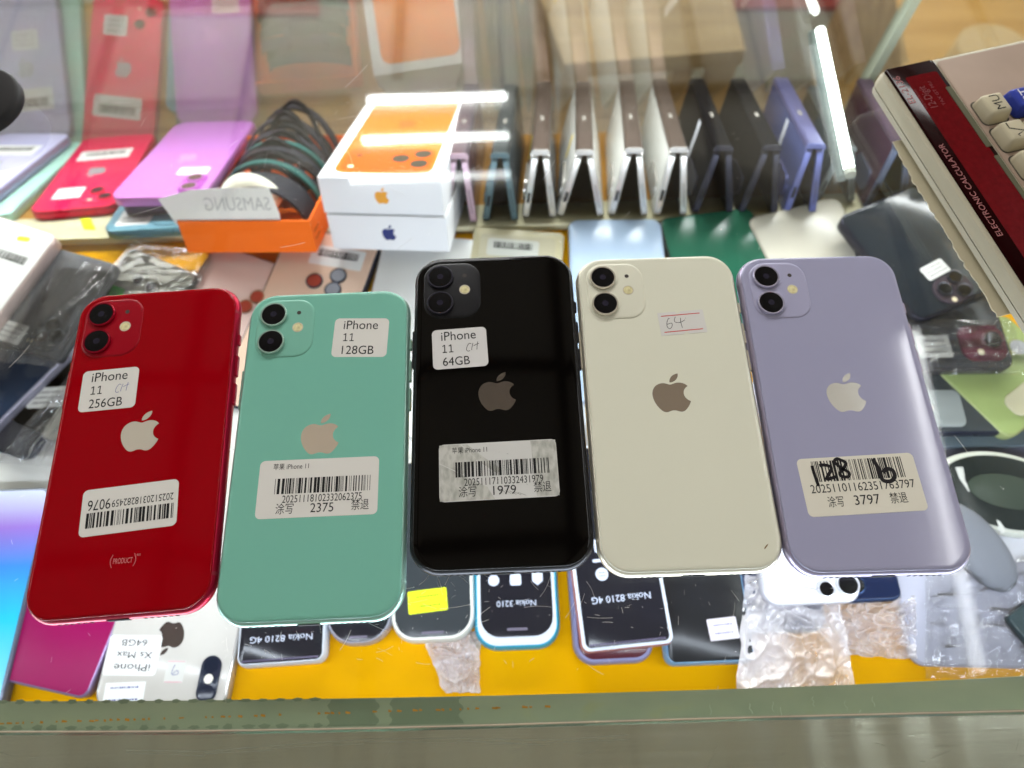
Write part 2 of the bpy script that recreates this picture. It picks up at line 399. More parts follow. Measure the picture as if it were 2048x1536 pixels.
# hairline scratches and scuffs in the glass
bm = bmesh.new(); r = random.Random(5)
for k in range(420):
    px, py = r.uniform(0, 2048), r.uniform(180, 1390); q = onz(px, py, 0)
    if r.random() < .35: q = onz(r.gauss(700, 160), r.gauss(350, 90), 0)
    if r.random() < .35: q = onz(r.uniform(450, 1500), r.uniform(1150, 1330), 0)
    a = r.uniform(0, PI); ln = r.choice((.6, .8, 1, 1.5, 2, 2, 3, 5, 9)) * r.uniform(.6, 1.2); bd = r.uniform(-.25, .25)
    pts = [(q.x + math.cos(a + bd * t_) * ln * t_, q.y + math.sin(a + bd * t_) * ln * t_) for t_ in (-.5, -.2, .15, .5)]
    ribbon(bm, pts, r.uniform(.05, .13), .02, 2)
for (x0, y0, x1, y1) in ((735, 130, 690, 175), (1110, 320, 1085, 360), (925, 1090, 890, 1170), (838, 1170, 858, 1150), (873, 1150, 884, 1180), (702, 1260, 680, 1300), (880, 1218, 945, 1208), (2048, 450, 2000, 470), (1720, 800, 1760, 860), (1908, 870, 1935, 905), (270, 480, 300, 500), (265, 430, 330, 410), (560, 495, 610, 485), (18, 735, 60, 690), (1495, 1165, 1530, 1150), (1560, 1165, 1640, 1180)):
    A, B = onz(x0, y0, 0), onz(x1, y1, 0); ribbon(bm, [(A.x, A.y), ((A.x + B.x) / 2 + .3, (A.y + B.y) / 2 - .2), (B.x, B.y)], .16, .02, 4)
SCR = mat('scratched_glass', (.8, .78, .72), .5)
tag(link('scratches', bm, SCR, gt, smooth=0), kind='stuff')
# front pane (far side): a film on it mirrors the lit goods
PM = glass('mirror_film', (.95, .93, .87), const=.36); PC = glass('clear_pane', (.97, .98, .97), const=.02)
bm = bmesh.new(); xa, xb = -XR, 311
f1 = [V(bm, x, 480, z) for x, z in ((xa, -330), (xb, -330), (xb, -GH - .3), (xa, -GH - .3))]; bm.faces.new(f1).material_index = 0
f2 = [V(bm, x, 486, z) for x, z in ((xa, -330), (xb, -330), (xb, -GH - .3), (xa, -GH - .3))]; bm.faces.new(list(reversed(f2))).material_index = 1
link('front_pane', bm, [PM, PC], case, smooth=0)
bm = bmesh.new(); f1 = [V(bm, x, 480, z) for x, z in ((319, -330), (XR, -330), (XR, -GH - .3), (319, -GH - .3))]; bm.faces.new(f1).material_index = 0
f2 = [V(bm, x, 486, z) for x, z in ((319, -330), (XR, -330), (XR, -GH - .3), (319, -GH - .3))]; bm.faces.new(list(reversed(f2))).material_index = 1
link('front_pane', bm, [PM, PC], case, smooth=0)
bm = bmesh.new(); box(bm, 311.4, 318.6, 476, 488, -330, -GH - .4)
link('pane_joint', bm, mat('pale_green_glass_joint', (.60, .70, .56), .15, trans=.25), case, smooth=0)
# steel rim: ledge below the glass with glue showing through, and the brushed strip in front
ST, nt, out = newmat('brushed_steel'); N = nt.nodes; L = nt.links
b = N.new('ShaderNodeBsdfPrincipled'); b.inputs['Metallic'].default_value = 1; b.inputs['Base Color'].default_value = (.40, .43, .38, 1); L.new(b.outputs[0], out.inputs[0])
tc = N.new('ShaderNodeTexCoord'); mp = N.new('ShaderNodeMapping'); mp.inputs['Scale'].default_value = (6, 900, 900); nz = N.new('ShaderNodeTexNoise'); nz.inputs['Scale'].default_value = 1.5; nz.inputs['Detail'].default_value = 5
L.new(tc.outputs['Object'], mp.inputs[0]); L.new(mp.outputs[0], nz.inputs['Vector'])
mr = N.new('ShaderNodeMapRange'); mr.inputs['To Min'].default_value = .14; mr.inputs['To Max'].default_value = .30; L.new(nz.outputs['Fac'], mr.inputs['Value']); L.new(mr.outputs[0], b.inputs['Roughness'])
n2 = N.new('ShaderNodeTexNoise'); n2.inputs['Scale'].default_value = 5; n2.inputs['Detail'].default_value = 5; L.new(tc.outputs['Object'], n2.inputs['Vector'])
cr = N.new('ShaderNodeValToRGB'); cr.color_ramp.elements[0].position = .35; cr.color_ramp.elements[0].color = (.66, .73, .62, 1); cr.color_ramp.elements[1].position = .65; cr.color_ramp.elements[1].color = (.82, .91, .78, 1)
mxs = N.new('ShaderNodeMix'); mxs.data_type = 'RGBA'; mxs.blend_type = 'OVERLAY'; mxs.inputs['Factor'].default_value = .14; L.new(n2.outputs['Fac'], cr.inputs[0]); L.new(cr.outputs[0], mxs.inputs['A']); L.new(nz.outputs['Fac'], mxs.inputs['B']); L.new(mxs.outputs['Result'], b.inputs['Base Color'])
bpn = N.new('ShaderNodeBump'); bpn.inputs['Strength'].default_value = .09; bpn.inputs['Distance'].default_value = .0004; L.new(nz.outputs['Fac'], bpn.inputs['Height']); mp3 = N.new('ShaderNodeMapping'); mp3.inputs['Scale'].default_value = (34, 3, 3); n3 = N.new('ShaderNodeTexNoise'); n3.inputs['Scale'].default_value = 1; n3.inputs['Detail'].default_value = 1; L.new(tc.outputs['Object'], mp3.inputs[0]); L.new(mp3.outputs[0], n3.inputs['Vector'])
b3 = N.new('ShaderNodeBump'); b3.inputs['Strength'].default_value = .9; b3.inputs['Distance'].default_value = .003; L.new(n3.outputs['Fac'], b3.inputs['Height']); L.new(bpn.outputs[0], b3.inputs['Normal']); L.new(b3.outputs[0], b.inputs['Normal'])
bm = bmesh.new()
prof = lambda x: ((yo(x) - 30, -30), (yo(x) - 27, -3.4), (yo(x) - 26.2, -2.6), (yo(x) - 1.6, -2.2), (yo(x) - .9, -2.8), (yo(x) - .7, -8.6), (yo(x) - .3, -9.2))
R0 = [[V(bm, x, y, z) for y, z in prof(x)] for x in XS]
for a, c in zip(R0, R0[1:]):
    for k in range(len(a) - 1): bm.faces.new((a[k], c[k], c[k + 1], a[k + 1]))
rim = link('steel_rim', bm, ST, case)
bm = bmesh.new(); r = random.Random(21)
for k in range(36):
    x = r.uniform(-210, 200); y = yo(x) - r.uniform(3, 24); a = r.choice((0, .02, -.03, .5, -.45, 1.2)); l_ = r.choice((1, 2, 4, 9, 18)); zt = -2.2 - .4 * (yo(x) - y - 1.6) / 24.6 + .03
    x2, y2 = x + l_ * math.cos(a), y + l_ * math.sin(a) * .6
    if yo(x2) - 2.5 < y2 or y2 < yo(x2) - 25.5: continue
    vv = []
    for (px_, py_) in ((x, y), (x2, y2)):
        zt = -2.2 - .4 * (yo(px_) - py_ - 1.6) / 24.6 + .04; vv += [V(bm, px_, py_ - .035, zt), V(bm, px_, py_ + .035, zt)]
    bm.faces.new((vv[0], vv[2], vv[3], vv[1]))
P_ = [(-150, 5.2), (-120, 5.8), (-95, 4.2), (-60, 2.5), (-25, 3.0), (10, 4.6), (40, 3.6)]
for off in (0, 1.6):
    for (xa, da), (xb_, db) in zip(P_, P_[1:]):
        vv = []
        for px_, dd in ((xa, da + off * .5), (xb_, db + off)):
            py_ = yo(px_) - 1.5 - dd; zt = -2.2 - .4 * dd / 24.6 + .04; vv += [V(bm, px_, py_ - .07, zt), V(bm, px_, py_ + .07, zt)]
        bm.faces.new((vv[0], vv[2], vv[3], vv[1]))
tag(link('rim_scratches', bm, mat('dark_scratch', (.22, .24, .19), .5), rim, smooth=0), kind='stuff')
GL, nt, out = newmat('glue_on_steel'); N = nt.nodes; L = nt.links
b = N.new('ShaderNodeBsdfPrincipled'); b.inputs['Roughness'].default_value = .45; b.inputs['Metallic'].default_value = .3; L.new(b.outputs[0], out.inputs[0])
tc = N.new('ShaderNodeTexCoord'); mp = N.new('ShaderNodeMapping'); mp.inputs['Scale'].default_value = (38, 70, 1); vo = N.new('ShaderNodeTexNoise'); vo.inputs['Scale'].default_value = 1.4; vo.inputs['Detail'].default_value = 2
L.new(tc.outputs['Object'], mp.inputs[0]); L.new(mp.outputs[0], vo.inputs['Vector'])
cr = N.new('ShaderNodeValToRGB'); cr.color_ramp.elements[0].position = .30; cr.color_ramp.elements[0].color = (.335, .375, .265, 1); cr.color_ramp.elements[1].position = .62; cr.color_ramp.elements[1].color = (.375, .41, .285, 1)
e = cr.color_ramp.elements.new(.85); e.color = (.40, .41, .22, 1)
L.new(vo.outputs['Fac'], cr.inputs[0]); L.new(cr.outputs[0], b.inputs['Base Color'])
bm = bmesh.new()
R0 = [[V(bm, x, y, z) for y, z in ((yo(x) - .2, -9.0), (yi(x), -9.0), (yi(x), -30))] for x in XS]
for a, c in zip(R0, R0[1:]):
    for k in range(2): bm.faces.new((a[k], c[k], c[k + 1], a[k + 1]))
link('rim_ledge', bm, GL, case, smooth=0)
bm = bmesh.new(); r = random.Random(9)
def blob(x, y, a, b_, z):
    poly(bm, [(x + a * (1 + .18 * math.sin(3 * t_ + x)) * math.cos(t_), y + b_ * (1 + .15 * math.sin(5 * t_ + x)) * math.sin(t_)) for t_ in [2 * PI * i / 22 for i in range(22)]], z)
for k in range(19):
    x = -206 + 6.9 * k
    blob(x, yi(x) - .15, 1.9 + r.uniform(-.4, .5), .75 + r.uniform(-.2, .2), -8.95); blob(x + 2 + r.uniform(-1, 1), yo(x) + .75, 2.0 + r.uniform(-.5, .6), .95 + r.uniform(-.3, .25), -8.95)
for (x0, x1) in ((-76, -57), (-51.5, -24)):
    poly(bm, [(x0 + .8 * math.sin(j * 1.7 + x0), yo(x0) + .4 + (yi(x0) - yo(x0) - .6) * j / 9) for j in range(10)][::-1] + [(x1 + 1.1 * math.sin(j * 1.3 + x1), yo(x1) + .4 + (yi(x1) - yo(x1) - .6) * j / 9) for j in range(10)], -8.96)
link('glue_gaps', bm, mat('dark_steel_gap', (.255, .30, .21), .35, metal=.3), case, smooth=0)
bm = bmesh.new(); r = random.Random(12)
for px in (1545, 1560, 1625, 1690, 1720, 1745, 1500, 1420):
    q = onz(px, 1400 + r.uniform(-12, 20), -8.8); pts = [(q.x + r.uniform(-.5, .5), q.y - .9 * j) for j in range(5)]; ribbon(bm, pts, r.uniform(.12, .35), -8.85, 3)
link('glue_streaks', bm, mat('pale_glue', (.55, .60, .45), .4), case, smooth=0)
bm = bmesh.new(); r = random.Random(8)
for k in range(70):
    x = -205 + 3.1 * k + r.uniform(-1, 1); wd = r.uniform(.6, 2.2)
    if r.random() < .75 and x < 110: poly(bm, [(x, -2.2), (x + wd, -2.3 + r.uniform(-.3, .3)), (x + wd, -1.7), (x, -1.5 + r.uniform(-.2, .3))], -8.9)
ORG = mat('orange_glue_specks', (.55, .24, .03), .5); link('glue_specks', bm, ORG, case, smooth=0)
bm = bmesh.new()
R0 = [[V(bm, x, y, z) for y, z in ((yo(x) - .68, -2.1), (yo(x) - .42, -.1), (yo(x) + .05, .05))] for x in XS]
for a, c in zip(R0, R0[1:]):
    for k in range(2): bm.faces.new((a[k], c[k], c[k + 1], a[k + 1]))
link('edge_highlight', bm, mat('coppery_edge_highlight', (.85, .62, .48), .25, metal=.2, var=.35, scale=50), case)  # bright highlight of the glass edge, painted as a pale coppery strip
# inside: yellow liner, sloping shelf board with a cream front edge
YEL = mat('yellow_liner', (.88, .43, .001), .85, var=.09, scale=12, ior=1.05, bump=.15, bscale=900)
FZ = -150
bm = bmesh.new(); poly(bm, [(-XR, 3, ), (XR, 3), (XR, 340), (-XR, 340)], FZ); link('yellow_shelf_liner', bm, YEL, case, smooth=0)
def rpt(x, v, hh): q = RO + Vector((1, 0, 0)) * x + RE * v + RN * hh; return (q.x, q.y, q.z)
v0 = (Vector((0, 327, -143)) - RO).dot(RE)
bm = bmesh.new()
for a, c, hh in ((v0 + 34, 2, 0),):
    q = [V(bm, *rpt(x, v, hh)) for x, v in ((-XR, a), (XR, a), (XR, c), (-XR, c))]; bm.faces.new(q)
link('sloping_shelf', bm, mat('ochre_shelf', (.42, .20, .03), .7, var=.2, scale=12), case, smooth=0)
bm = bmesh.new(); CRM = mat('cream_board', (.60, .56, .38), .55)
a, c = v0, v0 + 34
lo8 = [rpt(-XR, a, -5), rpt(XR, a, -5), rpt(XR, c, -5), rpt(-XR, c, -5)]; hi8 = [rpt(-XR, a, 0), rpt(XR, a, 0), rpt(XR, c, 0), rpt(-XR, c, 0)]
v1 = [V(bm, *p) for p in lo8]; v2 = [V(bm, *p) for p in hi8]
for i in range(4): bm.faces.new((v1[i], v1[(i + 1) % 4], v2[(i + 1) % 4], v2[i]))
bm.faces.new(v2); bm.faces.new(list(reversed(v1))); link('shelf_front_board', bm, CRM, case, smooth=0)
bm = bmesh.new(); q = onramp(170, 458, .4); qq = [onramp(*p, .3) for p in ((158, 432), (180, 434), (192, 460), (168, 459))]
bm.faces.new([V(bm, *p) for p in reversed(qq)]); NEON = mat('neon_yellow_sticker', (.72, .80, .02), .6); 
o = link('price_sticker', bm, NEON, case, smooth=0)
# lit LED tube inside the case, right of the folding phones
t = thing('led_tube', 'lit white LED tube among the folding phones', 'lamp')
A, B = Vector((240.5, 333, -100)), Vector((248, 470, -100))
bm = bmesh.new(); tube(bm, [A, B], 3.6, 12); link('lit_tube', bm, mat('lit_led_tube', (1, 1, 1), .4, emit=9, emitcol=(.95, 1, .98), var=0), t)
bm = bmesh.new(); tube(bm, [A + Vector((-3.5, -3, -4.5)), B + Vector((-3.5, 2, -4.5))], 4.2, 8); link('tube_shading_bar', bm, mat('tube_shading_bar', (.06, .09, .085), .4), t)  # dark bar added to imitate the teal shading left of the tube
bm = bmesh.new(); tube(bm, [A + Vector((-.3, -4.5, 0)), A], 3.9, 12); link('end_cap', bm, mat('tube_end_cap', (.5, .52, .45), .4), t)
# ------------------------------------------------------------------ the five phones lying on the glass
def chrome(name, col, rough=.1, metal=.62): return mat(name, col, rough, metal=metal, rvar=.04, var=.02)
def five(name, label, pose, back, frame, ring, logo, stick, bump_mat, silk=None, lens1=LENS):
    x, y, deg = pose
    t = thing(name, label, 'phone', 'five phones laid in a row on the glass')
    W_, L_, Rr = 75.7, 150.9, 13.0
    bm = bmesh.new(); r = 4.15; pr = []
    for a in range(-76, 58, 9): pr.append((r * (1 - math.cos(math.radians(a))), 4.15 + r * math.sin(math.radians(a))))
    slab(bm, W_, L_, Rr, pr, 12); fr = link('frame', bm, frame, t, smooth=60)
    bm = bmesh.new(); slab(bm, W_, L_, Rr, [(1.5, 7.2), (1.5, 7.72), (1.62, 7.92), (1.95, 8.1), (2.6, 8.22), (3.4, 8.28), (4.3, 8.3)], 12); link('back_glass', bm, back, t, smooth=60)
    # antenna gaps, buttons, port and speaker holes
    gap = mat(frame.name + '_antenna_gap', [c_ * .8 + .02 for c_ in frame['c']], .5)
    for sx in (-1, 1):
        for yy in (60.5, -60.5):
            bm = bmesh.new(); P = []
            for a in range(-60, 58, 10):
                ca, sa = math.cos(math.radians(a)), math.sin(math.radians(a)); P.append((37.85 - r + (r + .03) * ca, 4.15 + (r + .03) * sa))
            vv = [(V(bm, sx * px, yy - .75, pz), V(bm, sx * px, yy + .75, pz)) for px, pz in P]
            for a, c_ in zip(vv, vv[1:]): bm.faces.new((a[0], a[1], c_[1], c_[0]) if sx > 0 else (a[1], a[0], c_[0], c_[1]))
            link('antenna_band', bm, gap, t)
    for yy, ln in ((46.5, 5.5), (33, 10.5), (19, 10.5)):
        bm = bmesh.new(); slab(bm, 2.2, ln, .6, [(.3, 2.9), (0, 3.2), (0, 5.0), (.3, 5.3)], 4, 37.55, yy); link('side_button', bm, frame, t)
    bm = bmesh.new(); slab(bm, 2.0, 19, .6, [(.3, 2.9), (0, 3.2), (0, 5.0), (.3, 5.3)], 4, -37.5, 27); link('side_button', bm, frame, t)
    HOLE = mat('dark_hole', (.006, .006, .006), .6)
    bm = bmesh.new(); slab(bm, 9.2, .5, .2, [(0, 2.8), (0, 5.4)], 3, 0, -75.35); link('charging_port', bm, HOLE, t, smooth=0)
    bm = bmesh.new()
    for sx in (-1, 1):
        for k in range(6): slab(bm, 1.25, .5, .24, [(0, 3.5), (0, 4.8)], 3, sx * (10.5 + 2.5 * k), -75.37)
    link('speaker_grille', bm, HOLE, t, smooth=0)
    # camera: raised square with two lenses, flash and microphone
    bm = bmesh.new(); slab(bm, 27, 30.2, 8.4, [(0, 8.1), (.25, 8.5), (.6, 8.66), (1.3, 8.72)], 10, -19.7, 55.9); cb = link('camera_bump', bm, bump_mat, t, smooth=60)
    for cx, cy in ((-25.3, 62.8), (-25.3, 48.6)):
        bm = bmesh.new(); lathe(bm, cx, cy, [(6.15, 8.5), (6.15, 9.8), (5.95, 10.05), (5.5, 10.05), (5.35, 9.8)], 48); lr = link('lens_ring', bm, ring, cb, smooth=50)
        bm = bmesh.new(); lathe(bm, cx, cy, [(5.34, 9.6), (5.34, 9.9), (4.0, 9.96)], 48); link('lens', bm, lens1, cb)
        bm = bmesh.new(); lathe(bm, cx, cy, [(1.5, 9.961), (1.5, 9.972), (.4, 9.975)], 24); link('inner_lens', bm, mat('inner_lens', (.02, .018, .03), .08), cb)
    bm = bmesh.new(); lathe(bm, -13.8, 55.9, [(2.55, 8.5), (2.55, 8.75), (2.35, 8.78)], 32); link('flash_ring', bm, mat('flash_ring', (.55, .5, .42), .3), cb)
    bm = bmesh.new(); lathe(bm, -13.8, 55.9, [(2.2, 8.6), (2.2, 8.80), (1.9, 8.84)], 32); 
    FL = mat('flash_lens', (.80, .60, .34), .25, var=.6, scale=700); link('flash', bm, FL, cb)
    bm = bmesh.new(); lathe(bm, -13.8, 63.65, [(1.0, 8.6), (1.0, 8.74)], 20); link('microphone', bm, mat('microphone_mesh', (.06, .05, .045), .6), cb, smooth=0)
    bm = bmesh.new(); emblem(bm, 0, .55, .845, .765, 8.315); link('emblem', bm, logo, t, smooth=0)
    stick(t)
    flat_place(t, (x, y, 0.02), math.radians(deg))
    return t
def gm(name, col, rough=.06, ior=1.3, **k):
    m_ = mat(name, col, rough, ior=ior, rvar=.04, var=k.pop('var', .03), scale=9, **k); m_['c'] = list(col); return m_
def fm(name, col, rough=.32, metal=.85):
    m_ = mat(name, col, rough, metal=metal, rvar=.05, var=.02); m_['c'] = list(col); return m_
def name_lines(a, b_, c_):
    def f(bm, z):
        text(bm, a, -8.3, 4.3, 4.5, z, 15.9); [ribbon(bm, q_, .45, z, 1) for x_ in (-6.9, -4.0) for q_ in ([(x_, 2.1), (x_, -1.9)], [(x_ - 1.0, 1.3), (x_ - .1, 1.95)], [(x_ - 1.0, -1.7), (x_ + 1.0, -1.7)])]; text(bm, c_, -8.0, -8.5, 4.2, z, 14.6 if len(c_) > 4 else 12.2)
    return f
def ch(bm, z, w=.22):
    ribbon(bm, [(5.3, 1.6), (4.4, 2.0), (3.4, .6), (3.0, -1.2), (3.7, -2.0), (4.6, -1.7)], w, z)
    ribbon(bm, [(6.1, 2.0), (5.5, -.2), (5.3, -1.6)], w, z); ribbon(bm, [(8.3, 2.6), (7.9, .4), (7.7, -1.5)], w, z); ribbon(bm, [(6.3, .5), (7.6, 1.2), (8.8, 1.6)], w, z)
BLUEINK = mat('blue_pen_ink', (.05, .07, .30), .6)
def big(seed, number, short):
    def f(bm, z):
        text(bm, '苹果 iPhone 11', -19.5, 8.5, 2.1, z, 15)
        bars(bm, -18.2, 22.4, -2.3, 4.4, z, seed)
        text(bm, number, -14.6, -6.1, 3.1, z, 33.2)
        text(bm, '涂写', -17, -10.5, 3.4, z, 7.4); text(bm, short, -2.6, -10.6, 3.8, z, 9.6); text(bm, '禁退', 14.4, -10.0, 3.4, z, 7.3)
    return f
BLACKF = fm('black_aluminium', (.028, .028, .032), .35, .6)
# red
def st_red(t):
    sticker(t, -16.73, 24.32, 25, 20, 8.3, 1.4, PAPER, name_lines('iPhone', '11', '256GB'), 2.2, extra=[('handwriting', BLUEINK, lambda bm, z: ch(bm, z, .2))])
    def f(bm, z):
        bars(bm, -18.3, 17.6, .2, 6.6, z, 3); text(bm, '2025120318282459', -18, -4.2, 3.0, z, 25.4); text(bm, '9076', 8.0, -5.2, 4.4, z, 9.4)
    sticker(t, 0, -31.08, 39.75, 20, 8.3, 182.9, PAPER, f, 2.2)
    bm = bmesh.new()
    ribbon(bm, [(-3.9, -50.2), (-4.6, -52), (-4.6, -53.6), (-3.9, -55.4)], .22, 8.315); ribbon(bm, [(4.7, -50.2), (5.4, -52), (5.4, -53.6), (4.7, -55.4)], .22, 8.315)
    text(bm, 'PRODUCT', -3.5, -53.9, 2.1, 8.315, 7.7); text(bm, 'RED', 5.7, -51.3, .75, 8.315, 1.6)
    link('back_lettering', bm, mat('red_phone_lettering', (.62, .22, .22), .3), t, smooth=0)
five('phone', 'red phone with a 256GB name label and an upside-down barcode label', (-162.235, 109.471, 2.834), gm('red_back_glass', (.285, .0, .004), ior=1.25), fm('red_aluminium', (.36, .006, .03), .32, .55),
     fm('red_lens_ring', (.30, .004, .02), .25, .6), chrome('red_phone_emblem', (.93, .88, .78), .12), st_red, gm('red_bump_glass', (.30, .001, .010), .25))
# green
five('phone', 'mint green phone with a 128GB name label and a 2375 barcode label', (-83.710, 105.506, .745), gm('green_back_glass', (.185, .465, .365)), fm('green_aluminium', (.30, .50, .42), .3, .6),
     fm('green_lens_ring', (.42, .60, .52), .25, .6), chrome('green_phone_emblem', (.82, .72, .60), .14),
     lambda t: (sticker(t, 15.45, 49.4, 25.2, 20, 8.3, -2.6, PAPER, name_lines('iPhone', '11', '128GB')), sticker(t, .7, -20.8, 50.6, 25.1, 8.3, 0, PAPER, big(21, '20251118102332062375', '2375'))), gm('green_bump_glass', (.19, .455, .355), .3))
# black
DIRT, nt, out = newmat('dirty_tape'); N = nt.nodes; L = nt.links
b = N.new('ShaderNodeBsdfPrincipled'); b.inputs['Roughness'].default_value = .4; L.new(b.outputs[0], out.inputs[0]); tc = N.new('ShaderNodeTexCoord'); nz = N.new('ShaderNodeTexNoise'); nz.inputs['Scale'].default_value = 500; nz.inputs['Detail'].default_value = 6
mp = N.new('ShaderNodeMapping'); mp.inputs['Scale'].default_value = (1, .45, 1); L.new(tc.outputs['Object'], mp.inputs[0]); L.new(mp.outputs[0], nz.inputs['Vector'])
cr = N.new('ShaderNodeValToRGB'); cr.color_ramp.elements[0].position = .33; cr.color_ramp.elements[0].color = (.34, .345, .31, 1); cr.color_ramp.elements[1].position = .62; cr.color_ramp.elements[1].color = (.55, .55, .51, 1); L.new(nz.outputs['Fac'], cr.inputs[0]); L.new(cr.outputs[0], b.inputs['Base Color'])
def st_black(t):
    sticker(t, -16.3, 25.24, 25, 20.1, 8.3, 2.5, mat('grey_label_paper', (.66, .65, .64), .5), name_lines('iPhone', '11', '64GB'), extra=[('handwriting', INK, lambda bm, z: ch(bm, z, .26))])
    def tape(bm, z):
        z -= .03
        poly(bm, [(-24.9, -12.3), (-2, -12.3), (-5, -7), (-24.9, 4)], z); poly(bm, [(-24.9, 4.3), (-15, -1), (-9, 5), (-16, 12.3), (-24.9, 12.3)], z)
        poly(bm, [(-15.2, 12.2), (-8.8, 4.8), (-.5, -1.5), (1.5, .5), (-6, 6), (-13, 12.2)], z); poly(bm, [(15.5, -12.2), (24.9, -12.2), (24.9, 12.3), (14.2, 12.3)], z)
    def marks(bm, z):
        r = random.Random(4)
        for k in range(70):
            x, y = r.gauss(2, 5), r.gauss(-1, 4)
            if abs(x) > 20 or abs(y) > 10: continue
            a = r.uniform(0, PI); l_ = r.uniform(.2, .7); ribbon(bm, [(x, y), (x + l_ * math.cos(a), y + l_ * math.sin(a))], .12, z, 1)
        for k in range(6): x = 12 + k * .4; ribbon(bm, [(-1 + k * 1.7, -8 - k * .4), (1 + k * 2, -10 - .3 * k)], .12, z, 1)
    sticker(t, -.36, -33.27, 50.2, 25.2, 8.3, .9, mat('scuffed_label_paper', (.62, .62, .60), .5, var=.06), big(33, '20251117110332431979', '1979'), extra=[('torn_tape', DIRT, tape), ('scuff_marks', mat('grey_scuffs', (.12, .12, .11), .7), marks)])
five('phone', 'black phone with a 64GB name label and a scuffed 1979 barcode label', (-6.732, 122.948, .427), gm('black_back_glass', (.0012, .0011, .0012), ior=1.34), BLACKF,
     fm('black_lens_ring', (.035, .033, .045), .3, .6), chrome('black_phone_emblem', (.15, .125, .105), .2), st_black, gm('black_bump_glass', (.011, .011, .013), .3))
# white
RED = mat('red_rule_print', (.55, .03, .025), .6)
def st_white(t):
    bm = bmesh.new(); P = [(-10.6, 5.96), (-2.4, 5.96), (-1.9, 5.0), (-.3, 5.0), (.1, 5.96), (10.6, 5.96), (10.6, -5.96), (2.4, -5.96), (1.6, -5.0), (.6, -5.0), (-.1, -5.96), (-10.6, -5.96)]
    n = len(P); a = [V(bm, x, y, 8.3) for x, y in P]; c_ = [V(bm, x, y, 8.4) for x, y in P]
    for i in range(n): bm.faces.new((a[i], a[i - 1], c_[i - 1], c_[i]))
    bm.faces.new(list(reversed(c_)))
    bmesh.ops.recalc_face_normals(bm, faces=bm.faces); tf(bm, 9.38, 37.84, math.radians(3.2)); s_ = link('price_tag', bm, mat('price_tag_paper', (.66, .65, .62), .6), t, smooth=0)
    bm = bmesh.new(); z = 8.43; ribbon(bm, [(-9.2, 4.1), (0, 4.15), (8.9, 4.2)], .42, z); ribbon(bm, [(-9.0, -4.35), (0, -4.2), (8.9, -4.1)], .42, z); tf(bm, 9.38, 37.84, math.radians(3.2)); link('red_rules', bm, RED, s_, smooth=0)
    bm = bmesh.new(); ribbon(bm, [(-5.5, 2.4), (-5.9, 2.7), (-7.0, .6), (-7.2, -1.4), (-6.4, -2.7), (-5.2, -1.9), (-4.7, -.2), (-5.4, .1), (-7.0, -.3)], .26, z); ribbon(bm, [(-2.6, 3.2), (-3.4, 1.6), (-2.9, .35), (-.6, .2), (1.5, 1.3)], .26, z); ribbon(bm, [(-.4, 2.5), (-.6, 0), (-.4, -2.8)], .26, z); ribbon(bm, [(1.9, 2.2), (2.1, 2.15)], .3, z, 1)
    tf(bm, 9.38, 37.84, math.radians(3.2)); link('handwriting', bm, INK, s_, smooth=0)
    bm = bmesh.new(); poly(bm, [(29.0, -66.6), (29.6, -66.3), (30.6, -65.2), (31.1, -64.4), (30.2, -64.9), (29.3, -65.8)], 8.315); link('chipped_spot', bm, mat('brown_chip', (.16, .09, .02), .7), t, smooth=0)
five('phone', 'white phone with a small red-lined price tag reading 64', (70.004, 119.694, .134), gm('white_back_glass', (.72, .72, .595), ior=1.35), fm('silver_aluminium', (.70, .66, .54), .3, .75),
     fm('white_lens_ring', (.74, .70, .60), .2, .7), chrome('white_phone_emblem', (.40, .33, .26), .15), st_white, gm('white_bump_glass', (.72, .715, .59), .3))
# purple
def st_purple(t):
    def f(bm, z):
        bars(bm, -18.8, 19.2, 2.0, 11.0, z, 55); text(bm, '20251101162351763797', -21.4, -2.6, 3.5, z, 43.5)
        text(bm, '涂写', -15.6, -8.5, 3.4, z, 6.6); text(bm, '3797', -4.6, -8.5, 4.0, z, 10.6); text(bm, '禁退', 10.2, -8.4, 3.4, z, 7.2)
    def g(bm, z):
        z += .05
        ribbon(bm, [(-18.6, 9.2), (-18.5, 6), (-17.9, 0.3)], 1.35, z); ribbon(bm, [(-15.6, 9.0), (-13.6, 9.2), (-11.2, 8.4), (-11.0, 7.0), (-13.2, 4.2), (-13.6, 3.0), (-11.6, 3.4), (-9.8, 3.8)], 1.4, z)
        ribbon(bm, [(-5.6, 10.6), (-7.4, 11.6), (-8.8, 10.2), (-6.6, 7.4), (-4.0, 5.4), (-4.6, 3.6), (-7.2, 3.8), (-7.8, 5.2), (-5.6, 7.4), (-4.2, 9.4), (-5.6, 10.8)], 1.35, z)
        ribbon(bm, [(7.4, 10.6), (8.6, 7), (8.9, 3), (9.6, 1.0), (12.4, .6), (14.6, 2.4), (14.4, 5.2), (12.0, 5.9), (10.2, 4.4)], 1.7, z)
    sticker(t, -2.1, -38.6, 49.4, 24.85, 8.3, 2.0, mat('cream_label_paper', (.70, .67, .575), .45), f, extra=[('marker_writing', mat('black_marker', (.008, .006, .008), .35), g)])
five('phone', 'lavender phone with black marker on its 3797 barcode label', (146.376, 117.177, -.416), gm('lavender_back_glass', (.335, .335, .475), .08, ior=1.42), fm('lavender_aluminium', (.32, .29, .40), .3, .6),
     fm('lavender_lens_ring', (.50, .48, .62), .25, .6), chrome('lavender_phone_emblem', (.93, .93, .89), .1), st_purple, gm('lavender_bump_glass', (.36, .355, .50), .3))
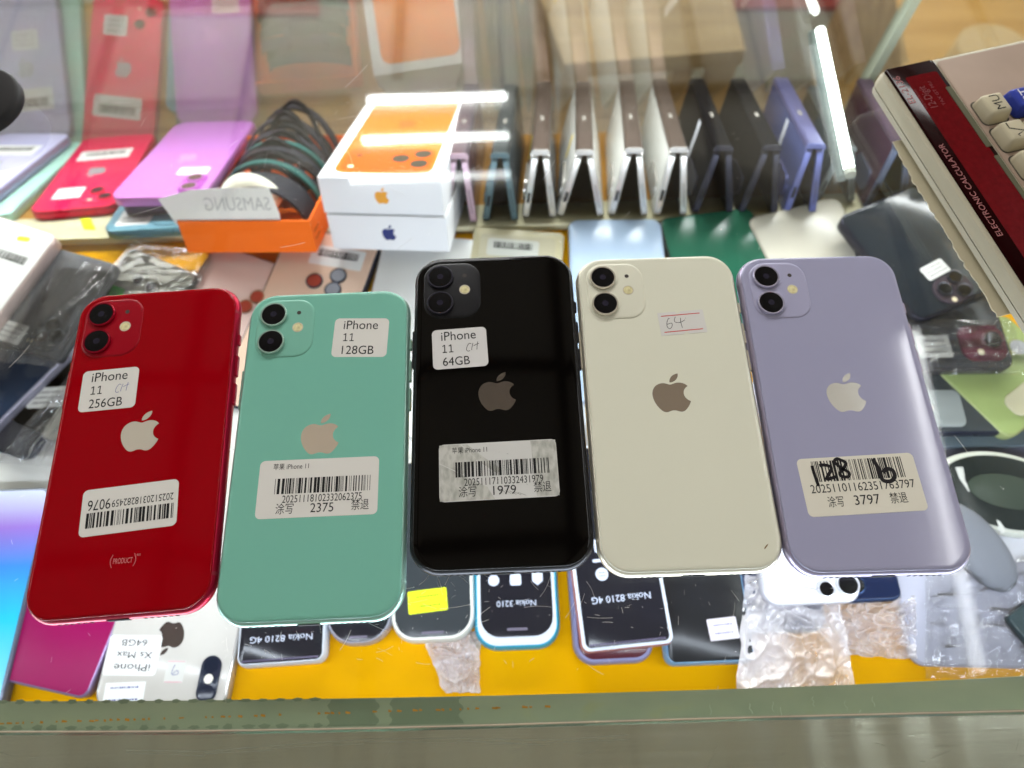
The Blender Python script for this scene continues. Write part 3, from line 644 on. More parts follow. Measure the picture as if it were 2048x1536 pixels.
# ------------------------------------------------------------------ stock inside the case
_pm = {}
def ph(name, label, w, l, t, rc, frame, back, cams=(), bump=None, logo=None, stick=None, group='phones for sale inside the case', cat='phone', flat=True, screen=False, bandz=None, edge=1.2):
    """a phone lying face down (local +y = camera end, z = 0 underside)"""
    o = thing(name, label, cat, group)
    bm = bmesh.new()
    pr = [(edge, 0), (0, edge), (0, t - edge), (edge * .35, t - edge * .35), (edge, t)] if flat else [(t * .45, 0), (t * .16, t * .13), (0, t * .45), (t * .1, t * .78), (t * .32, t)]
    slab(bm, w, l, rc, pr, 8); link('frame', bm, frame, o, smooth=50)
    bm = bmesh.new(); k = edge + .2 if flat else t * .3
    slab(bm, w - 2 * k, l - 2 * k, max(1, rc - k), [(0, t - .3), (0, t + .12), (.4, t + .25)], 8); bk = link('back_panel', bm, back, o, smooth=40)
    cb = None
    if bump:
        cx, cy, bw, bl, br_, bh = bump[:6]
        bm = bmesh.new(); slab(bm, bw, bl, br_, [(0, t), (0, t + bh * .7), (.3, t + bh)], 6, cx, cy); cb = link('camera_bump', bm, bump[6] if len(bump) > 6 else back, o, smooth=40)
    zb = t + (bump[5] if bump else .25)
    for c in cams:
        cx, cy, r_ = c[:3]; m_ = c[3] if len(c) > 3 else LENS; ring = c[4] if len(c) > 4 else frame
        if r_ > 3:
            bm = bmesh.new(); lathe(bm, cx, cy, [(r_ + 1.1, zb - .1), (r_ + 1.1, zb + 1.1), (r_ + .3, zb + 1.3), (r_, zb + 1.1)], 28); lr = link('lens_ring', bm, ring, cb or o, smooth=40)
            bm = bmesh.new(); lathe(bm, cx, cy, [(r_ + .02, zb + .6), (r_ + .02, zb + 1.15), (r_ * .5, zb + 1.18)], 28); link('lens', bm, m_, cb or o)
        else:
            bm = bmesh.new(); lathe(bm, cx, cy, [(r_, zb - .1), (r_, zb + .1), (r_ * .8, zb + .14)], 18); link('flash', bm, m_, cb or o)
    if logo:
        bm = bmesh.new(); emblem(bm, logo[1], logo[2], .8, .78, t + .30, logo[3] if len(logo) > 3 else 0); link('emblem', bm, logo[0], o, smooth=0)
    if stick: stick(o, t + .25)
    return o
def met(name, col, rough=.3, metal=.5): return mat(name, col, rough, metal=metal)
def gl(name, col, rough=.1, **k): return mat(name, col, rough, ior=1.25, rvar=.03, **k)
FLASH = mat('warm_flash', (.85, .72, .5), .3)
WHT = PAPER2
def lab(cx, cy, w, h, deg=0, seed=1, bar=True, m=None):
    return lambda o, z: sticker(o, cx, cy, w, h, z + .02, deg, m or WHT, (barlabel if bar else (lambda s, a, b_: scribble(s, a, b_, 3)))(seed, w, h), 1.5, ink=INK if bar else GREYINK)
def labs(*fs): return lambda o, z: [f(o, z) for f in fs]

# ---- far row, on the sloping shelf (turned to the customers: camera end towards us)
mint = ph('phone', 'mint phone under the pale lavender one, far left of the shelf', 68, 140, 8, 11, met('mint_metal', (.42, .68, .60)), gl('mint_glass', (.45, .76, .66)))
place(mint, (176, 283), (-34, -70), (170, 285), (4, 437), (0, 1), 8, 8, True)
lav = ph('phone', 'pale lavender phone with two white labels, stacked on the mint phone', 68, 140, 8, 11, met('pale_lavender_metal', (.30, .28, .44)), gl('pale_lavender_glass', (.56, .55, .82)),
         stick=labs(lab(-1, -32, 42, 20, 180, 2), lab(-2, 22, 24, 18, 180, 3, False)), logo=(mat('dull_emblem', (.42, .42, .48), .4), 0, -5))
place(lav, (146, 266), (-34, -70), (133, 285), (2, 388), (0, 1), 17, 8, True)
red2 = ph('phone', 'bright red phone with two white labels on the cream board', 66, 146, 8, 11, met('bright_red_metal', (.55, .01, .05)), gl('bright_red_glass', (.72, .012, .085), .2), cams=((-22, 58, 4.4), (-13, 46, 4.4), (-11, 61, 1.8, FLASH)),
          bump=(-18, 53, 27, 28, 8, 1.0), logo=(mat('grey_emblem', (.30, .28, .30), .3), 0, 4), stick=labs(lab(2, -30, 44, 20, 181, 4), lab(10, 44, 22, 19, 180, 5, False)))
place(red2, (52, 426), (33, 73), (60, 412), (158, 285), (0, -1), 8.3, 8, True)
teal = ph('phone', 'slate blue phone lowest in the stack under the pink phone', 68, 146, 8, 11, met('slate_metal', (.13, .27, .33)), gl('slate_glass', (.15, .31, .39), .25), cams=((-20, 60, 5), (-10, 48, 5)), bump=(-16, 54, 30, 31, 8, 1.2), stick=lab(14, 54, 25, 24, 180, 6, False))
place(teal, (201, 464), (34, 73), (201, 464), (300, 320), (0, -1), 8, 8, True)
navy = ph('phone', 'dark navy phone sandwiched between the pink and slate blue phones', 66, 146, 8, 10, met('navy_metal', (.012, .014, .028)), gl('navy_glass', (.015, .018, .035)))
place(navy, (236, 415), (33, 73), (236, 415), (330, 290), (0, -1), 17, 8, True)
PINKG = gl('orchid_glass', (.50, .19, .56), .16)
pink = ph('phone', 'orchid pink phone with two upright lenses on top of its stack', 72, 146, 8, 11, met('orchid_metal', (.55, .20, .55)), PINKG,
          cams=((-21, 60, 5.2, mat('brown_lens', (.10, .06, .045), .12)), (-21, 45, 5.2, mat('brown_lens', (.1, .06, .045), .12))), bump=(-21, 52, 17, 31, 8, 1.2, gl('orchid_bump', (.42, .08, .44), .2)), stick=lab(-14, 30, 24, 13, 180, 7, False), logo=(mat('orchid_emblem', (.60, .24, .64), .3), 0, 4))
place(pink, (214, 396), (36, 73), (224, 380), (345, 250), (0, -1), 26, 8, True)

# orange tray with strap loops
ORANGE = mat('orange_card', (.90, .155, .006), .5, var=.03)
A, B = onramp(377, 506), onramp(634, 505); wt = (B - A).length
tray = thing('orange_tray', 'open orange card tray full of strap loops', 'tray')
hh, ll = 25, 150
bm = bmesh.new()
def tray_mesh(bm, w, l, h_, t_):
    box(bm, 0, w, 0, l, 0, 1); box(bm, 0, w, 0, t_, 1, h_); box(bm, 0, w, l - t_, l, 1, h_); box(bm, 0, t_, t_, l - t_, 1, h_); box(bm, w - t_, w, t_, l - t_, 1, h_)
tray_mesh(bm, wt, ll, hh, 1.3); link('tray_body', bm, ORANGE, tray, smooth=0)
bm = bmesh.new(); poly(bm, [(0, 0), (1, 0), (1, 1), (0, 1)], 0); bm.clear()
for zz in (8, 14): box(bm, wt + .02, wt + .12, 4, 16, zz, zz + .6)
link('side_print', bm, INK, tray, smooth=0)
ta = math.atan2((B - A).dot(RE), (B - A).x)
mat_place(tray, A + RN * .2, RB @ Matrix.Rotation(ta, 3, 'Z'))
def in_tray(o, x, y, z=1.2, rz=0):
    R = RB @ Matrix.Rotation(ta, 3, 'Z'); p = A + RN * .2 + R @ Vector((x, y, z)); mat_place(o, p, R @ Matrix.Rotation(rz, 3, 'Z'))
def strap(label, m, x, y, w, h_, wd, tilt=0, group=None, th=2.0):
    """band bent into an arch, standing in the tray"""
    bm = bmesh.new(); n = 26; prev = None; r = random.Random(int(x * 7 + y * 3)); sk = r.uniform(-.12, .12)
    for i in range(n + 1):
        a = PI * (i / n) * 1.12 - PI * .06; pu, pz = math.cos(a) * w / 2, max(0.2, math.sin(a)) * h_
        nu, nz = math.cos(a), math.sin(a); row = []
        for s_, q in ((-1, 0), (1, 0), (1, 1), (-1, 1)):
            row.append(V(bm, pu - nu * th * q, s_ * wd / 2 + sk * pz + tilt * pz, pz - nz * th * q + .3))
        if prev:
            for k in range(4): bm.faces.new((prev[k], prev[(k + 1) % 4], row[(k + 1) % 4], row[k]))
        else: bm.faces.new(list(reversed(row)))
        prev = row
    bm.faces.new(prev)
    bmesh.ops.recalc_face_normals(bm, faces=bm.faces)
    o = link('strap_loop', bm, m, smooth=50); tag(o, label, 'strap', group); in_tray(o, x, y); return o
DK = mat('dark_woven_strap', (.022, .022, .03), .5, bump=.5, bscale=2500); TEALS = mat('teal_strap', (.018, .095, .085), .5, bump=.3, bscale=2000); GR = mat('charcoal_rubber_strap', (.012, .012, .014), .25)
gset = 'strap loops packed in the orange tray'
cxs = wt / 2
strap('broad dark strap loop at the front of the orange tray', DK, cxs, 30, wt - 14, 36, 26, .25, gset)
strap('teal strap loop behind the broad front strap', TEALS, cxs + 1, 48, wt - 9, 41, 6, .3, gset)
for k in range(9):
    strap('dark strap loop in the heap behind the teal strap', (DK, GR)[k % 2], cxs + random.uniform(-2, 3), 56 + 9 * k, wt - 9 - 1.2 * k, 38 + 1.2 * k + random.uniform(-4, 4), 9, .3, gset)
strap('second teal strap loop, between dark straps', TEALS, cxs + 2, 79, wt - 8, 43, 5, .3, gset)
for k in range(8):
    strap('narrow glossy black strap loop on top of the heap', GR, cxs + 5 + random.uniform(-4, 4), 58 + 8 * k, wt * random.uniform(.42, .62), 44 + 1.6 * k + random.uniform(-5, 4), 4.5, .28 + random.uniform(-.25, .25), gset, 2.6)
bm = bmesh.new()
n = 14; prev = None
for i in range(n + 1):
    a = PI * (.88 - .74 * i / n); row = [V(bm, math.cos(a) * 27, 0, math.sin(a) * 33 + 12), V(bm, math.cos(a) * 20 , -9, math.sin(a) * 15 + 13)]
    if prev: bm.faces.new((prev[0], prev[1], row[1], row[0]))
    prev = row
o = link('paper_band', bm, mat('cream_paper_band', (.78, .78, .66), .7), smooth=60); tag(o, 'curved cream paper band over the dark straps', 'paper'); in_tray(o, cxs - 3, 32)
m_ = o.modifiers.new('thick', 'SOLIDIFY'); m_.thickness = .0004
pt = thing('paper_slip', 'torn white paper slip with faint lettering showing through, on the orange tray', 'paper')
bm = bmesh.new(); pts = [(-4, 2), (-12, 20), (12, 26), (40, 27.5), (67, 27), (71, 9), (70.5, .5), (30, 0)]
f = bm.faces.new([V(bm, x, 1.2 + .16 * y, y) for x, y in pts]); bmesh.ops.recalc_face_normals(bm, faces=[f]); sl = link('slip', bm, mat('thin_paper', (.86, .84, .78), .8), pt, smooth=0)
m_ = sl.modifiers.new('thick', 'SOLIDIFY'); m_.thickness = .0003
bm = bmesh.new(); text(bm, 'SAMSUNG', 66, 0, 9, 0, 46, mirror=True)
for v in bm.verts: v.co = Vector((v.co.x, (1.2 - .5) * MM + .16 * (v.co.y + 12 * MM), v.co.y + 12 * MM))
link('show_through_lettering', bm, mat('faint_grey_ink', (.56, .55, .52), .8), sl, smooth=0)
in_tray(pt, 2, 0, 20)

# two white phone boxes
WB = mat('white_box_card', (.80, .80, .82), .45, var=.01)
def phone_box(label, l, hb, mark, top):
    t = thing('phone_box', label, 'box', 'white phone boxes stacked beside the orange tray')
    bm = bmesh.new(); slab(bm, WBX, l, 1.2, [(.4, 0), (0, .4), (0, hb - .4), (.4, hb)], 3, WBX / 2, l / 2); link('carton', bm, WB, t, smooth=30)
    bm = bmesh.new(); emblem(bm, 0, 0, .5, .5, 0)
    for v in bm.verts: v.co = Vector((v.co.x + WBX * .505 * MM, -.03 * MM, v.co.y + hb * .47 * MM))
    link('emblem', bm, mark, t, smooth=0)
    if top:
        bm = plate(WBX * .80, l * .90, 9, hb, hb + .05, WBX * .50, l * .50); OPH = mat('printed_orange_phone', (.66, .155, .006), .4); pp = link('printed_picture', bm, OPH, t, smooth=0)
        bm = plate(WBX * .74, 38, 9, hb + .06, hb + .12, WBX * .50, l * .05 + 22); link('printed_camera', bm, mat('printed_orange_deep', (.58, .10, .004), .35), pp, smooth=0)
        bm = bmesh.new()
        for cx, cy in ((.60, 34), (.77, 27 + 15), (.77, 26)):
            lathe(bm, WBX * cx, cy - 2, [(6.0, hb + .13), (5.8, hb + .16)], 24)
        lathe(bm, WBX * .24, 36, [(2.0, hb + .13), (1.9, hb + .15)], 16); link('printed_lenses', bm, mat('printed_lens', (.05, .045, .03), .3), pp, smooth=0)
        bm = bmesh.new(); lathe(bm, WBX * .22, 18, [(2.2, hb + .13), (2.1, hb + .15)], 16); link('printed_flash', bm, mat('printed_flash', (.9, .7, .5), .4), pp, smooth=0)
        bm = bmesh.new(); emblem(bm, WBX * .5, l * .6, .75, .75, hb + .08, PI); link('printed_emblem', bm, mat('printed_emblem', (.56, .10, .004), .35), pp, smooth=0)
    return t
P0, P1 = onramp(633, 355, 54), onramp(882, 360, 54); WBX = (P1 - P0).length; ba = math.atan2((P1 - P0).dot(RE), (P1 - P0).x)
bt = phone_box('white phone box with an orange phone printed on its lid', 158, 26.5, mat('orange_foil', (.78, .34, .03), .35), True)
mat_place(bt, P0 - RN * 26.4, RB @ Matrix.Rotation(ba, 3, 'Z'))
bl_ = phone_box('white phone box with a navy emblem, under the orange one', 158, 27, mat('navy_foil', (.03, .04, .16), .35), False)
mat_place(bl_, P0 - RN * 53.8 + RB @ Vector((1.5, -2, 0)), RB @ Matrix.Rotation(ba, 3, 'Z'))

# folding phones standing like tents
def fold(label, fl, fr, h_, dx, ln, yaw, frame, outer, spine, portm=None, tagm=None, smudge=None):
    t = thing('folding_phone', label, 'folding phone', 'folding phones standing like tents on the sloping shelf')
    FL_, FR_ = Vector(fl), Vector(fr); mid = (FL_ + FR_) / 2
    s_ = (FR_ - FL_).length / 2; th = 4.9
    for sg in (-1, 1):
        top = Vector((dx + sg * 3.6, 0, h_ - 3)); foot = Vector((sg * s_, 0, 0)); d = foot - top; wl = d.length; d.normalize()
        nrm = Vector((d.z, 0, -d.x)) * (1 if sg < 0 else -1)
        if nrm.x * sg < 0: nrm = -nrm
        Mx = Matrix((d, Vector((0, 1, 0)), nrm)).transposed()
        if Mx.determinant() < 0: Mx = Matrix((d, Vector((0, -1, 0)), nrm)).transposed()
        M4 = Mx.to_4x4(); c = (top + foot) / 2 + Vector((0, ln / 2, 0)); M4.translation = c * MM
        bm = bmesh.new(); slab(bm, wl, ln, 4, [(.6, -th / 2), (0, -th / 2 + .6), (0, th / 2 - .6), (.6, th / 2)], 5); bmesh.ops.transform(bm, matrix=M4, verts=bm.verts); bmesh.ops.recalc_face_normals(bm, faces=bm.faces)
        half = link('phone_half', bm, frame, t, smooth=40)
        bm = bmesh.new(); slab(bm, wl - 2.4, ln - 2.4, 3.4, [(0, th / 2 - .2), (0, th / 2 + .15)], 5); bmesh.ops.transform(bm, matrix=M4, verts=bm.verts); bmesh.ops.recalc_face_normals(bm, faces=bm.faces)
        link('cover_glass', bm, outer, half, smooth=0)
        bm = bmesh.new(); box(bm, -wl / 2 + 2, wl / 2 - 2, -ln / 2 + 2, ln / 2 - 2, -th / 2 - .1, -th / 2 + .1); bmesh.ops.transform(bm, matrix=M4, verts=bm.verts); link('screen', bm, mat('dark_screen', (.01, .01, .012), .1), half, smooth=0)
        # port or speaker slots on the near end
        sy = -1 if Mx.col[1].y > 0 else 1
        bm = bmesh.new()
        if sg < 0: box(bm, wl * .08, wl * .08 + 8.5, sy * ln / 2 - .12, sy * ln / 2 + .12, -1.2, 1.2); nm = 'charging_port'
        else:
            for k in range(9): box(bm, -wl * .02 + 2.1 * k, -wl * .02 + 2.1 * k + 1, sy * ln / 2 - .1, sy * ln / 2 + .1, -.7, .7)
            nm = 'speaker_grille'
        bmesh.ops.transform(bm, matrix=M4, verts=bm.verts); link(nm, bm, mat('dark_hole', (.006, .006, .006), .6), half, smooth=0)
        if sg < 0 and tagm:
            bm = bmesh.new(); box(bm, -wl * .34, wl * .02, sy * ln * .12, sy * (ln * .12 + 5), th / 2 + .2, th / 2 + .5); bmesh.ops.transform(bm, matrix=M4, verts=bm.verts); bmesh.ops.recalc_face_normals(bm, faces=bm.faces); link('price_sticker', bm, tagm, half, smooth=0)
        if sg < 0 and smudge:
            bm = bmesh.new(); box(bm, -wl * .42, wl * .16, sy * ln * .02, sy * (ln * .02 + 8), th / 2 + .2, th / 2 + .4); bmesh.ops.transform(bm, matrix=M4, verts=bm.verts); bmesh.ops.recalc_face_normals(bm, faces=bm.faces); link('label_strip', bm, smudge, half, smooth=0)
        if sg < 0:
            bm = bmesh.new(); slab(bm, 16, 42, 7, [(0, th / 2), (0, th / 2 + 1.6)], 5, wl / 2 - 14, sy * (ln / 2 - 34)); bmesh.ops.transform(bm, matrix=M4, verts=bm.verts); bmesh.ops.recalc_face_normals(bm, faces=bm.faces); link('camera_bump', bm, frame, half, smooth=40)
    bm = bmesh.new(); prof = []
    hw = 6.7
    for i in range(13):
        a = PI * i / 12; prof.append((dx + math.cos(a) * hw * (1 if abs(math.cos(a)) < .98 else 1), h_ - 3.2 + 3.4 * min(1, 1.5 * math.sin(a))))
    a_ = [V(bm, x, .3, z) for x, z in prof]; b_ = [V(bm, x, ln - .3, z) for x, z in prof]
    for i in range(12): bm.faces.new((a_[i + 1], a_[i], b_[i], b_[i + 1]))
    bm.faces.new(a_); bm.faces.new(list(reversed(b_))); bm.faces.new((a_[0], a_[-1], b_[-1], b_[0])); bmesh.ops.recalc_face_normals(bm, faces=bm.faces)
    hg = link('hinge', bm, spine, t, smooth=40)
    bm = bmesh.new(); pr2 = [(dx + (x - dx) * 1.04, z + (.25 if z > h_ - 3 else 0)) for x, z in prof]
    a_ = [V(bm, x, -.3, z) for x, z in pr2]; b_ = [V(bm, x, 1.4, z) for x, z in pr2]
    for i in range(12): bm.faces.new((a_[i + 1], a_[i], b_[i], b_[i + 1]))
    bm.faces.new(a_); bm.faces.new(list(reversed(b_))); bm.faces.new((a_[0], a_[-1], b_[-1], b_[0])); bmesh.ops.recalc_face_normals(bm, faces=bm.faces); link('hinge_end', bm, frame, hg, smooth=40)
    bm = bmesh.new(); slab(bm, 2.4, 9, .8, [(0, h_ + .18), (0, h_ + .26)], 4, dx, ln * .42); link('hinge_mark', bm, mat('hinge_mark', (.30, .28, .25), .4), hg, smooth=0)
    a0 = math.atan2((FR_ - FL_).dot(RE), (FR_ - FL_).x)
    mat_place(t, mid + RN * 1.2, RB @ Matrix.Rotation(math.radians(-yaw) * -1 * -1, 3, 'Z'))
    return t
SILV = met('silver_frame', (.74, .71, .68), .22, .7); BRS = mat('brown_bronze_spine', (.15, .105, .085), .3, metal=.75, var=.1)
WHF = gl('white_fold_glass', (.76, .76, .73), .2); BKF = met('black_fold_frame', (.035, .035, .05), .25, .5); BKG = mat('black_fold_cover', (.004, .004, .005), .4, ior=1.08); BKS = mat('black_spine', (.006, .006, .007), .5, ior=1.06)
PKF = met('dusty_pink_frame', (.50, .35, .42), .3, .5); GNF = met('dark_green_frame', (.10, .15, .165), .3, .5)
BLF = met('blue_fold_frame', (.14, .16, .38), .3, .5); BLG = gl('blue_fold_glass', (.075, .095, .24), .14); YT = mat('yellow_tag', (.85, .62, .02), .6)
LS = mat('pale_label_strip', (.80, .82, .90), .5)
fold('folding phone in dusty pink, first of the tents, beside the white boxes', (-46, 330, -144), (-25, 328, -143), 54, 3, 143, 2.4, PKF, gl('plum_glass', (.10, .05, .07)), mat('plum_spine', (.13, .09, .11), .3, metal=.6))
fold('folding phone in dark green, second of the tents, next to the pink one', (-16, 332, -145), (6, 329, -144), 53, 1.5, 142, 4.3, GNF, gl('grey_green_glass', (.07, .085, .09)), mat('green_black_spine', (.03, .036, .036), .35, metal=.5))
fold('silver folding phone with bronze hinge, next to the dark green one', (14, 334, -146), (35, 332, -145), 53, .8, 143, 4.2, SILV, gl('grey_fold_glass', (.12, .12, .12)), BRS, tagm=YT)
fold('silver folding phone with bronze hinge and wide spread, second of four', (40, 334, -146), (71, 332, -145), 52, 1.2, 143, 5.0, SILV, WHF, BRS, tagm=YT)
fold('silver folding phone with bronze hinge, third of four', (79, 333, -146), (104, 331, -145), 53, .2, 142, 5.9, SILV, WHF, BRS)
fold('silver folding phone with bronze hinge, next to the black one', (113, 331, -145), (133, 330, -144), 53, 0, 142, 4.6, SILV, WHF, BRS)
fold('black folding phone with a pale strip on its cover, next to silver ones', (142, 332, -145), (168, 330, -144), 52.5, 0, 142, 4.6, BKF, BKG, BKS, smudge=LS)
fold('black folding phone between a black and a blue one', (176, 330, -144), (201, 328, -144), 53, 0, 141, 4.9, BKF, BKG, BKS)
fold('blue folding phone with a white strip on its cover', (210, 329, -144), (229, 327, -143), 54, -.7, 138, 7, BLF, BLG, mat('blue_spine', (.12, .12, .27), .3, metal=.5), smudge=LS)
fold('grey green folding phone beside the lit tube', (239, 345, -151), (264, 340, -149), 44, -2, 128, 9, met('sage_frame', (.22, .25, .25), .3), gl('bottle_green_glass', (.015, .03, .03)), mat('sage_spine', (.1, .11, .11), .3, metal=.5))
fold('dark purple folding phone half hidden by the calculator', (272, 333, -146), (297, 328, -143), 52, -2, 132, 10, met('slate_fold_frame', (.10, .12, .19), .3), gl('dark_purple_glass', (.035, .012, .028), .12), mat('purple_spine', (.05, .03, .05), .3))
fold('pale silver folding phone behind the calculator corner', (309, 333, -146), (332, 330, -144), 52, -2, 132, 10, SILV, gl('ink_glass', (.02, .02, .025)), BKS)
# ---- middle row, flat on the yellow liner
ZT = FZ + 8
def flat(o, t, a, la, pA, pB, ldir, base=0): return place(o, a, la, pA, pB, ldir, FZ + base + t + .25, t)
BAGS = []
DKM = met('graphite_metal', (.05, .055, .065)); NVM = met('midnight_metal', (.03, .035, .06)); WTM = met('white_metal', (.62, .60, .58)); RGM = met('rose_metal', (.55, .36, .28))
# left
p = ph('phone', 'thick white phone at the left edge with a barcode label and a yellow tag', 74, 150, 10, 8, met('rose_white_metal', (.60, .46, .43)), gl('white_back', (.84, .82, .80), .18), stick=labs(lab(-16, -46, 32, 17, 181, 11), lambda o, z: sticker(o, -15, -64, 10, 4, z, 10, NEON)))
flat(p, 11, (116, 470), (-37, -75), (110, 474), (0, 620), (0, 1), 21)
p = ph('phone', 'graphite phone in a clear bag, camera end by the red phone', 72, 80, 8, 4, DKM, gl('graphite_back', (.10, .105, .12), .25), cams=((-18, 28, 4.2), (-27, 24, 4.2), (-20, 17, 4.2), (-11, 32, 2.0, FLASH)), bump=(-20, 24, 26, 24, 8, 1.4, gl('graphite_bump', (.09, .10, .115), .15)), stick=lab(8, 30, 24, 15, 180, 12, False))
flat(p, 8, (114, 722), (-36, 40), (112, 720), (222, 545), (0, -1), 14)
p = ph('phone', 'dark blue phone with a grey side button, below the graphite phone', 72, 148, 9, 9, met('grey_violet_metal', (.30, .29, .36)), gl('ink_blue_back', (.018, .03, .06), .1), cams=((22, 40, 5), (22, 26, 5)))
flat(p, 9, (106, 738), (-36, -20), (104, 740), (0, 843), (0, 1), 6)
p = ph('phone', 'black phone with a tilted white label, left of the red phone', 73, 76, 8, 9, NVM, gl('smoky_back', (.045, .045, .055), .12), stick=lab(-24, -5, 26, 15, 200, 13, False))
flat(p, 8, (58, 922), (-36.5, 38), (60, 915), (150, 765), (0, -1), 0)
p = ph('phone', 'dark phone with a bright blue rim, under the black labelled phone', 76, 158, 8, 9, met('blue_rim_metal', (.05, .17, .33), .2, .6), gl('blue_black_back', (.012, .016, .026)))
flat(p, 8, (118, 926), (-38, 79), (0, 962), (110, 928), (-1, 0), -6)
bm = plate(150, 60, 2, 0, 4); o = link('white_card', bm, mat('bright_white_card', (.80, .79, .76), .6), smooth=0); tag(o, 'bright white card strip left of the red phone', 'card'); q = onz(20, 962, FZ + 2); flat_place(o, (q.x - 40, q.y - 6, FZ - .5), .05)
p = ph('phone', 'pearl white phone in film with a bright green sticker', 68, 148, 8, 9, WTM, gl('pearl_back', (.66, .64, .56), .2), cams=((-3, -51, 3.6), (9, -52, 3.2)), stick=lambda o, z: sticker(o, 21, -37, 17, 9, z, 184, mat('green_sticker', (.07, .62, .06), .5)))
flat(p, 8, (258, 492), (34, -74), (258, 492), (168, 606), (0, 1))
ROSEL = mat('copper_lens', (.35, .05, .03), .12)
p = ph('phone', 'pink gold phone with copper red lenses, above the red phone', 70, 148, 8, 9, met('bronze_metal', (.28, .11, .06)), gl('pink_gold_back', (.74, .54, .49), .16), cams=((-18, -43, 4.2, ROSEL), (-14, -33, 4.2, ROSEL)))
flat(p, 8, (418, 505), (35, -64), (412, 512), (360, 590), (0, 1))
p = ph('phone', 'peach gold phone with a barcode label and three lenses in a navy case', 72, 148, 9, 8, NVM, gl('peach_back', (.78, .55, .42), .2), cams=((1.4, -31, 5, ROSEL), (-14, -39, 5, mat('grey_lens', (.28, .29, .33), .15)), (-14, -27, 5, mat('grey_lens', (.28, .29, .33), .15))), stick=lab(-8, -54, 40, 17, 182, 14))
flat(p, 9, (764, 485), (-36, -74), (758, 498), (726, 585), (0, 1))
p = ph('phone', 'plain white phone between the white boxes and the black phone', 76, 160, 8, 9, WTM, gl('plain_white_back', (.76, .76, .75), .2))
flat(p, 8, (768, 470), (38, -76), (768, 478), (742, 590), (0, 1))
for (px, py, lab2, c2, nm2) in ((458, 860, 'pale silver phone glimpsed between the red and mint phones', (.66, .66, .62), 'silver_glimpse'), (823, 850, 'frosted white phone glimpsed between the mint and black phones', (.76, .76, .74), 'frosted_glimpse'), (1172, 840, 'pale grey phone glimpsed between the black and white phones', (.50, .54, .58), 'grey_glimpse')):
    p = ph('phone', lab2, 58, 120, 8, 8, WTM, gl(nm2, c2, .25)); q = onz(px, py, FZ + 8); flat_place(p, (q.x, q.y + 4, FZ - 1.2), PI)
# beige packet
t = thing('phone_packet', 'beige wrapped packet with a barcode label above the black phone', 'packet')
bm = plate(68, 130, 4, 0, 9, bev=2); link('packet', bm, mat('beige_film', (.55, .50, .33), .25, var=.15, scale=30), t, smooth=40)
bm = plate(56, 116, 3, 9, 9.5); link('packet_front', bm, mat('beige_card', (.50, .46, .33), .3), t, smooth=0)
sticker(t, 3, -47, 38, 15, 9.5, 180, mat('dull_label', (.55, .56, .52), .4), barlabel(15, 38, 15))
place(t, (948, 450), (34, -65), (950, 452), (940, 520), (0, 1), FZ + 9.5, 9.5)
p = ph('phone', 'pale blue phone in film, between black and white phones', 70, 150, 8, 8, met('sky_metal', (.30, .38, .5)), gl('pale_blue_back', (.44, .56, .74), .15))
flat(p, 8, (1136, 438), (35, -75), (1137, 440), (1140, 520), (0, 1))
p = ph('phone', 'dark green phone between the pale blue and cream phones', 72, 110, 8, 8, met('dark_green_metal', (.03, .035, .03)), gl('dark_green_back', (.022, .125, .075), .18))
flat(p, 8, (1316, 436), (36, -55), (1318, 438), (1346, 540), (0, 1))
p = ph('phone', 'cream phone behind the lavender phone', 74, 150, 8, 8, met('cream_metal', (.55, .50, .42)), gl('cream_back', (.72, .68, .58), .2))
flat(p, 8, (1492, 436), (37, -75), (1494, 440), (1535, 520), (0, 1), 1)
bm = plate(60, 70, 2, 0, 3); o = link('white_card', bm, mat('bright_white_card', (.80, .79, .76), .6), smooth=0); tag(o, 'white card end showing between the white and lavender phones', 'card'); q = onz(1478, 560, FZ + 3); flat_place(o, (q.x, q.y - 12, FZ + .5), -.1)
p = ph('phone', 'large black phone with a white label and three lenses, by the calculator', 70, 94, 9, 8, BKF, gl('black_blue_back', (.022, .028, .036), .14), cams=((5, 34, 4.2), (-7, 29, 4.2), (-6, 40, 4.2), (4, 43, 1.8, FLASH)), bump=(-1, 35.5, 28, 21, 14, 1.5, gl('plum_bump', (.06, .045, .06), .15)), stick=lab(0, 18, 19, 11, 184, 16, False))
flat(p, 9, (1674, 434), (35, -47), (1676, 438), (1838, 645), (0, 1), 19)
p = ph('phone', 'dark phone in a clear bag with a wine red camera block', 66, 90, 9, 9, BKF, gl('dark_bagged_back', (.06, .065, .08), .15), cams=((-22, 24, 4.5), (-12, 33, 2.2, FLASH)), bump=(-15, 26, 30, 26, 8, 1.5, gl('wine_bump', (.16, .03, .06), .15)), stick=lab(17, 28, 22, 16, 180, 17, False))
flat(p, 9, (2034, 738), (-33, 45), (1846, 738), (2026, 736), (-1, 0), 11)
p = ph('phone', 'slate grey phone with a pale grey camera panel, partly under the olive case', 74, 150, 8, 8, NVM, gl('slate_back', (.06, .07, .075), .2), bump=(14, 58, 46, 26, 5, 1.2, gl('pale_grey_panel', (.30, .33, .33), .25)), cams=((12, 58, 1.8, mat('pinkish_flash', (.7, .6, .55), .4)),))
flat(p, 8, (1960, 866), (-16, 75), (1800, 866), (1960, 866), (-1, 0), 3)
p = ph('phone', 'blue grey phone end below the slate grey phone', 74, 150, 8, 8, met('steel_blue_metal', (.12, .16, .21), .2), gl('blue_grey_back', (.09, .12, .14), .15))
flat(p, 8, (2070, 893), (-37, 75), (1800, 896), (2060, 893), (-1, 0), -4)
p = ph('phone', 'grey violet phone in film, lowest of the stack beside the lavender phone', 76, 150, 8, 8, met('grey_lilac_metal', (.25, .25, .32), .25), gl('grey_violet_back', (.10, .10, .15), .15))
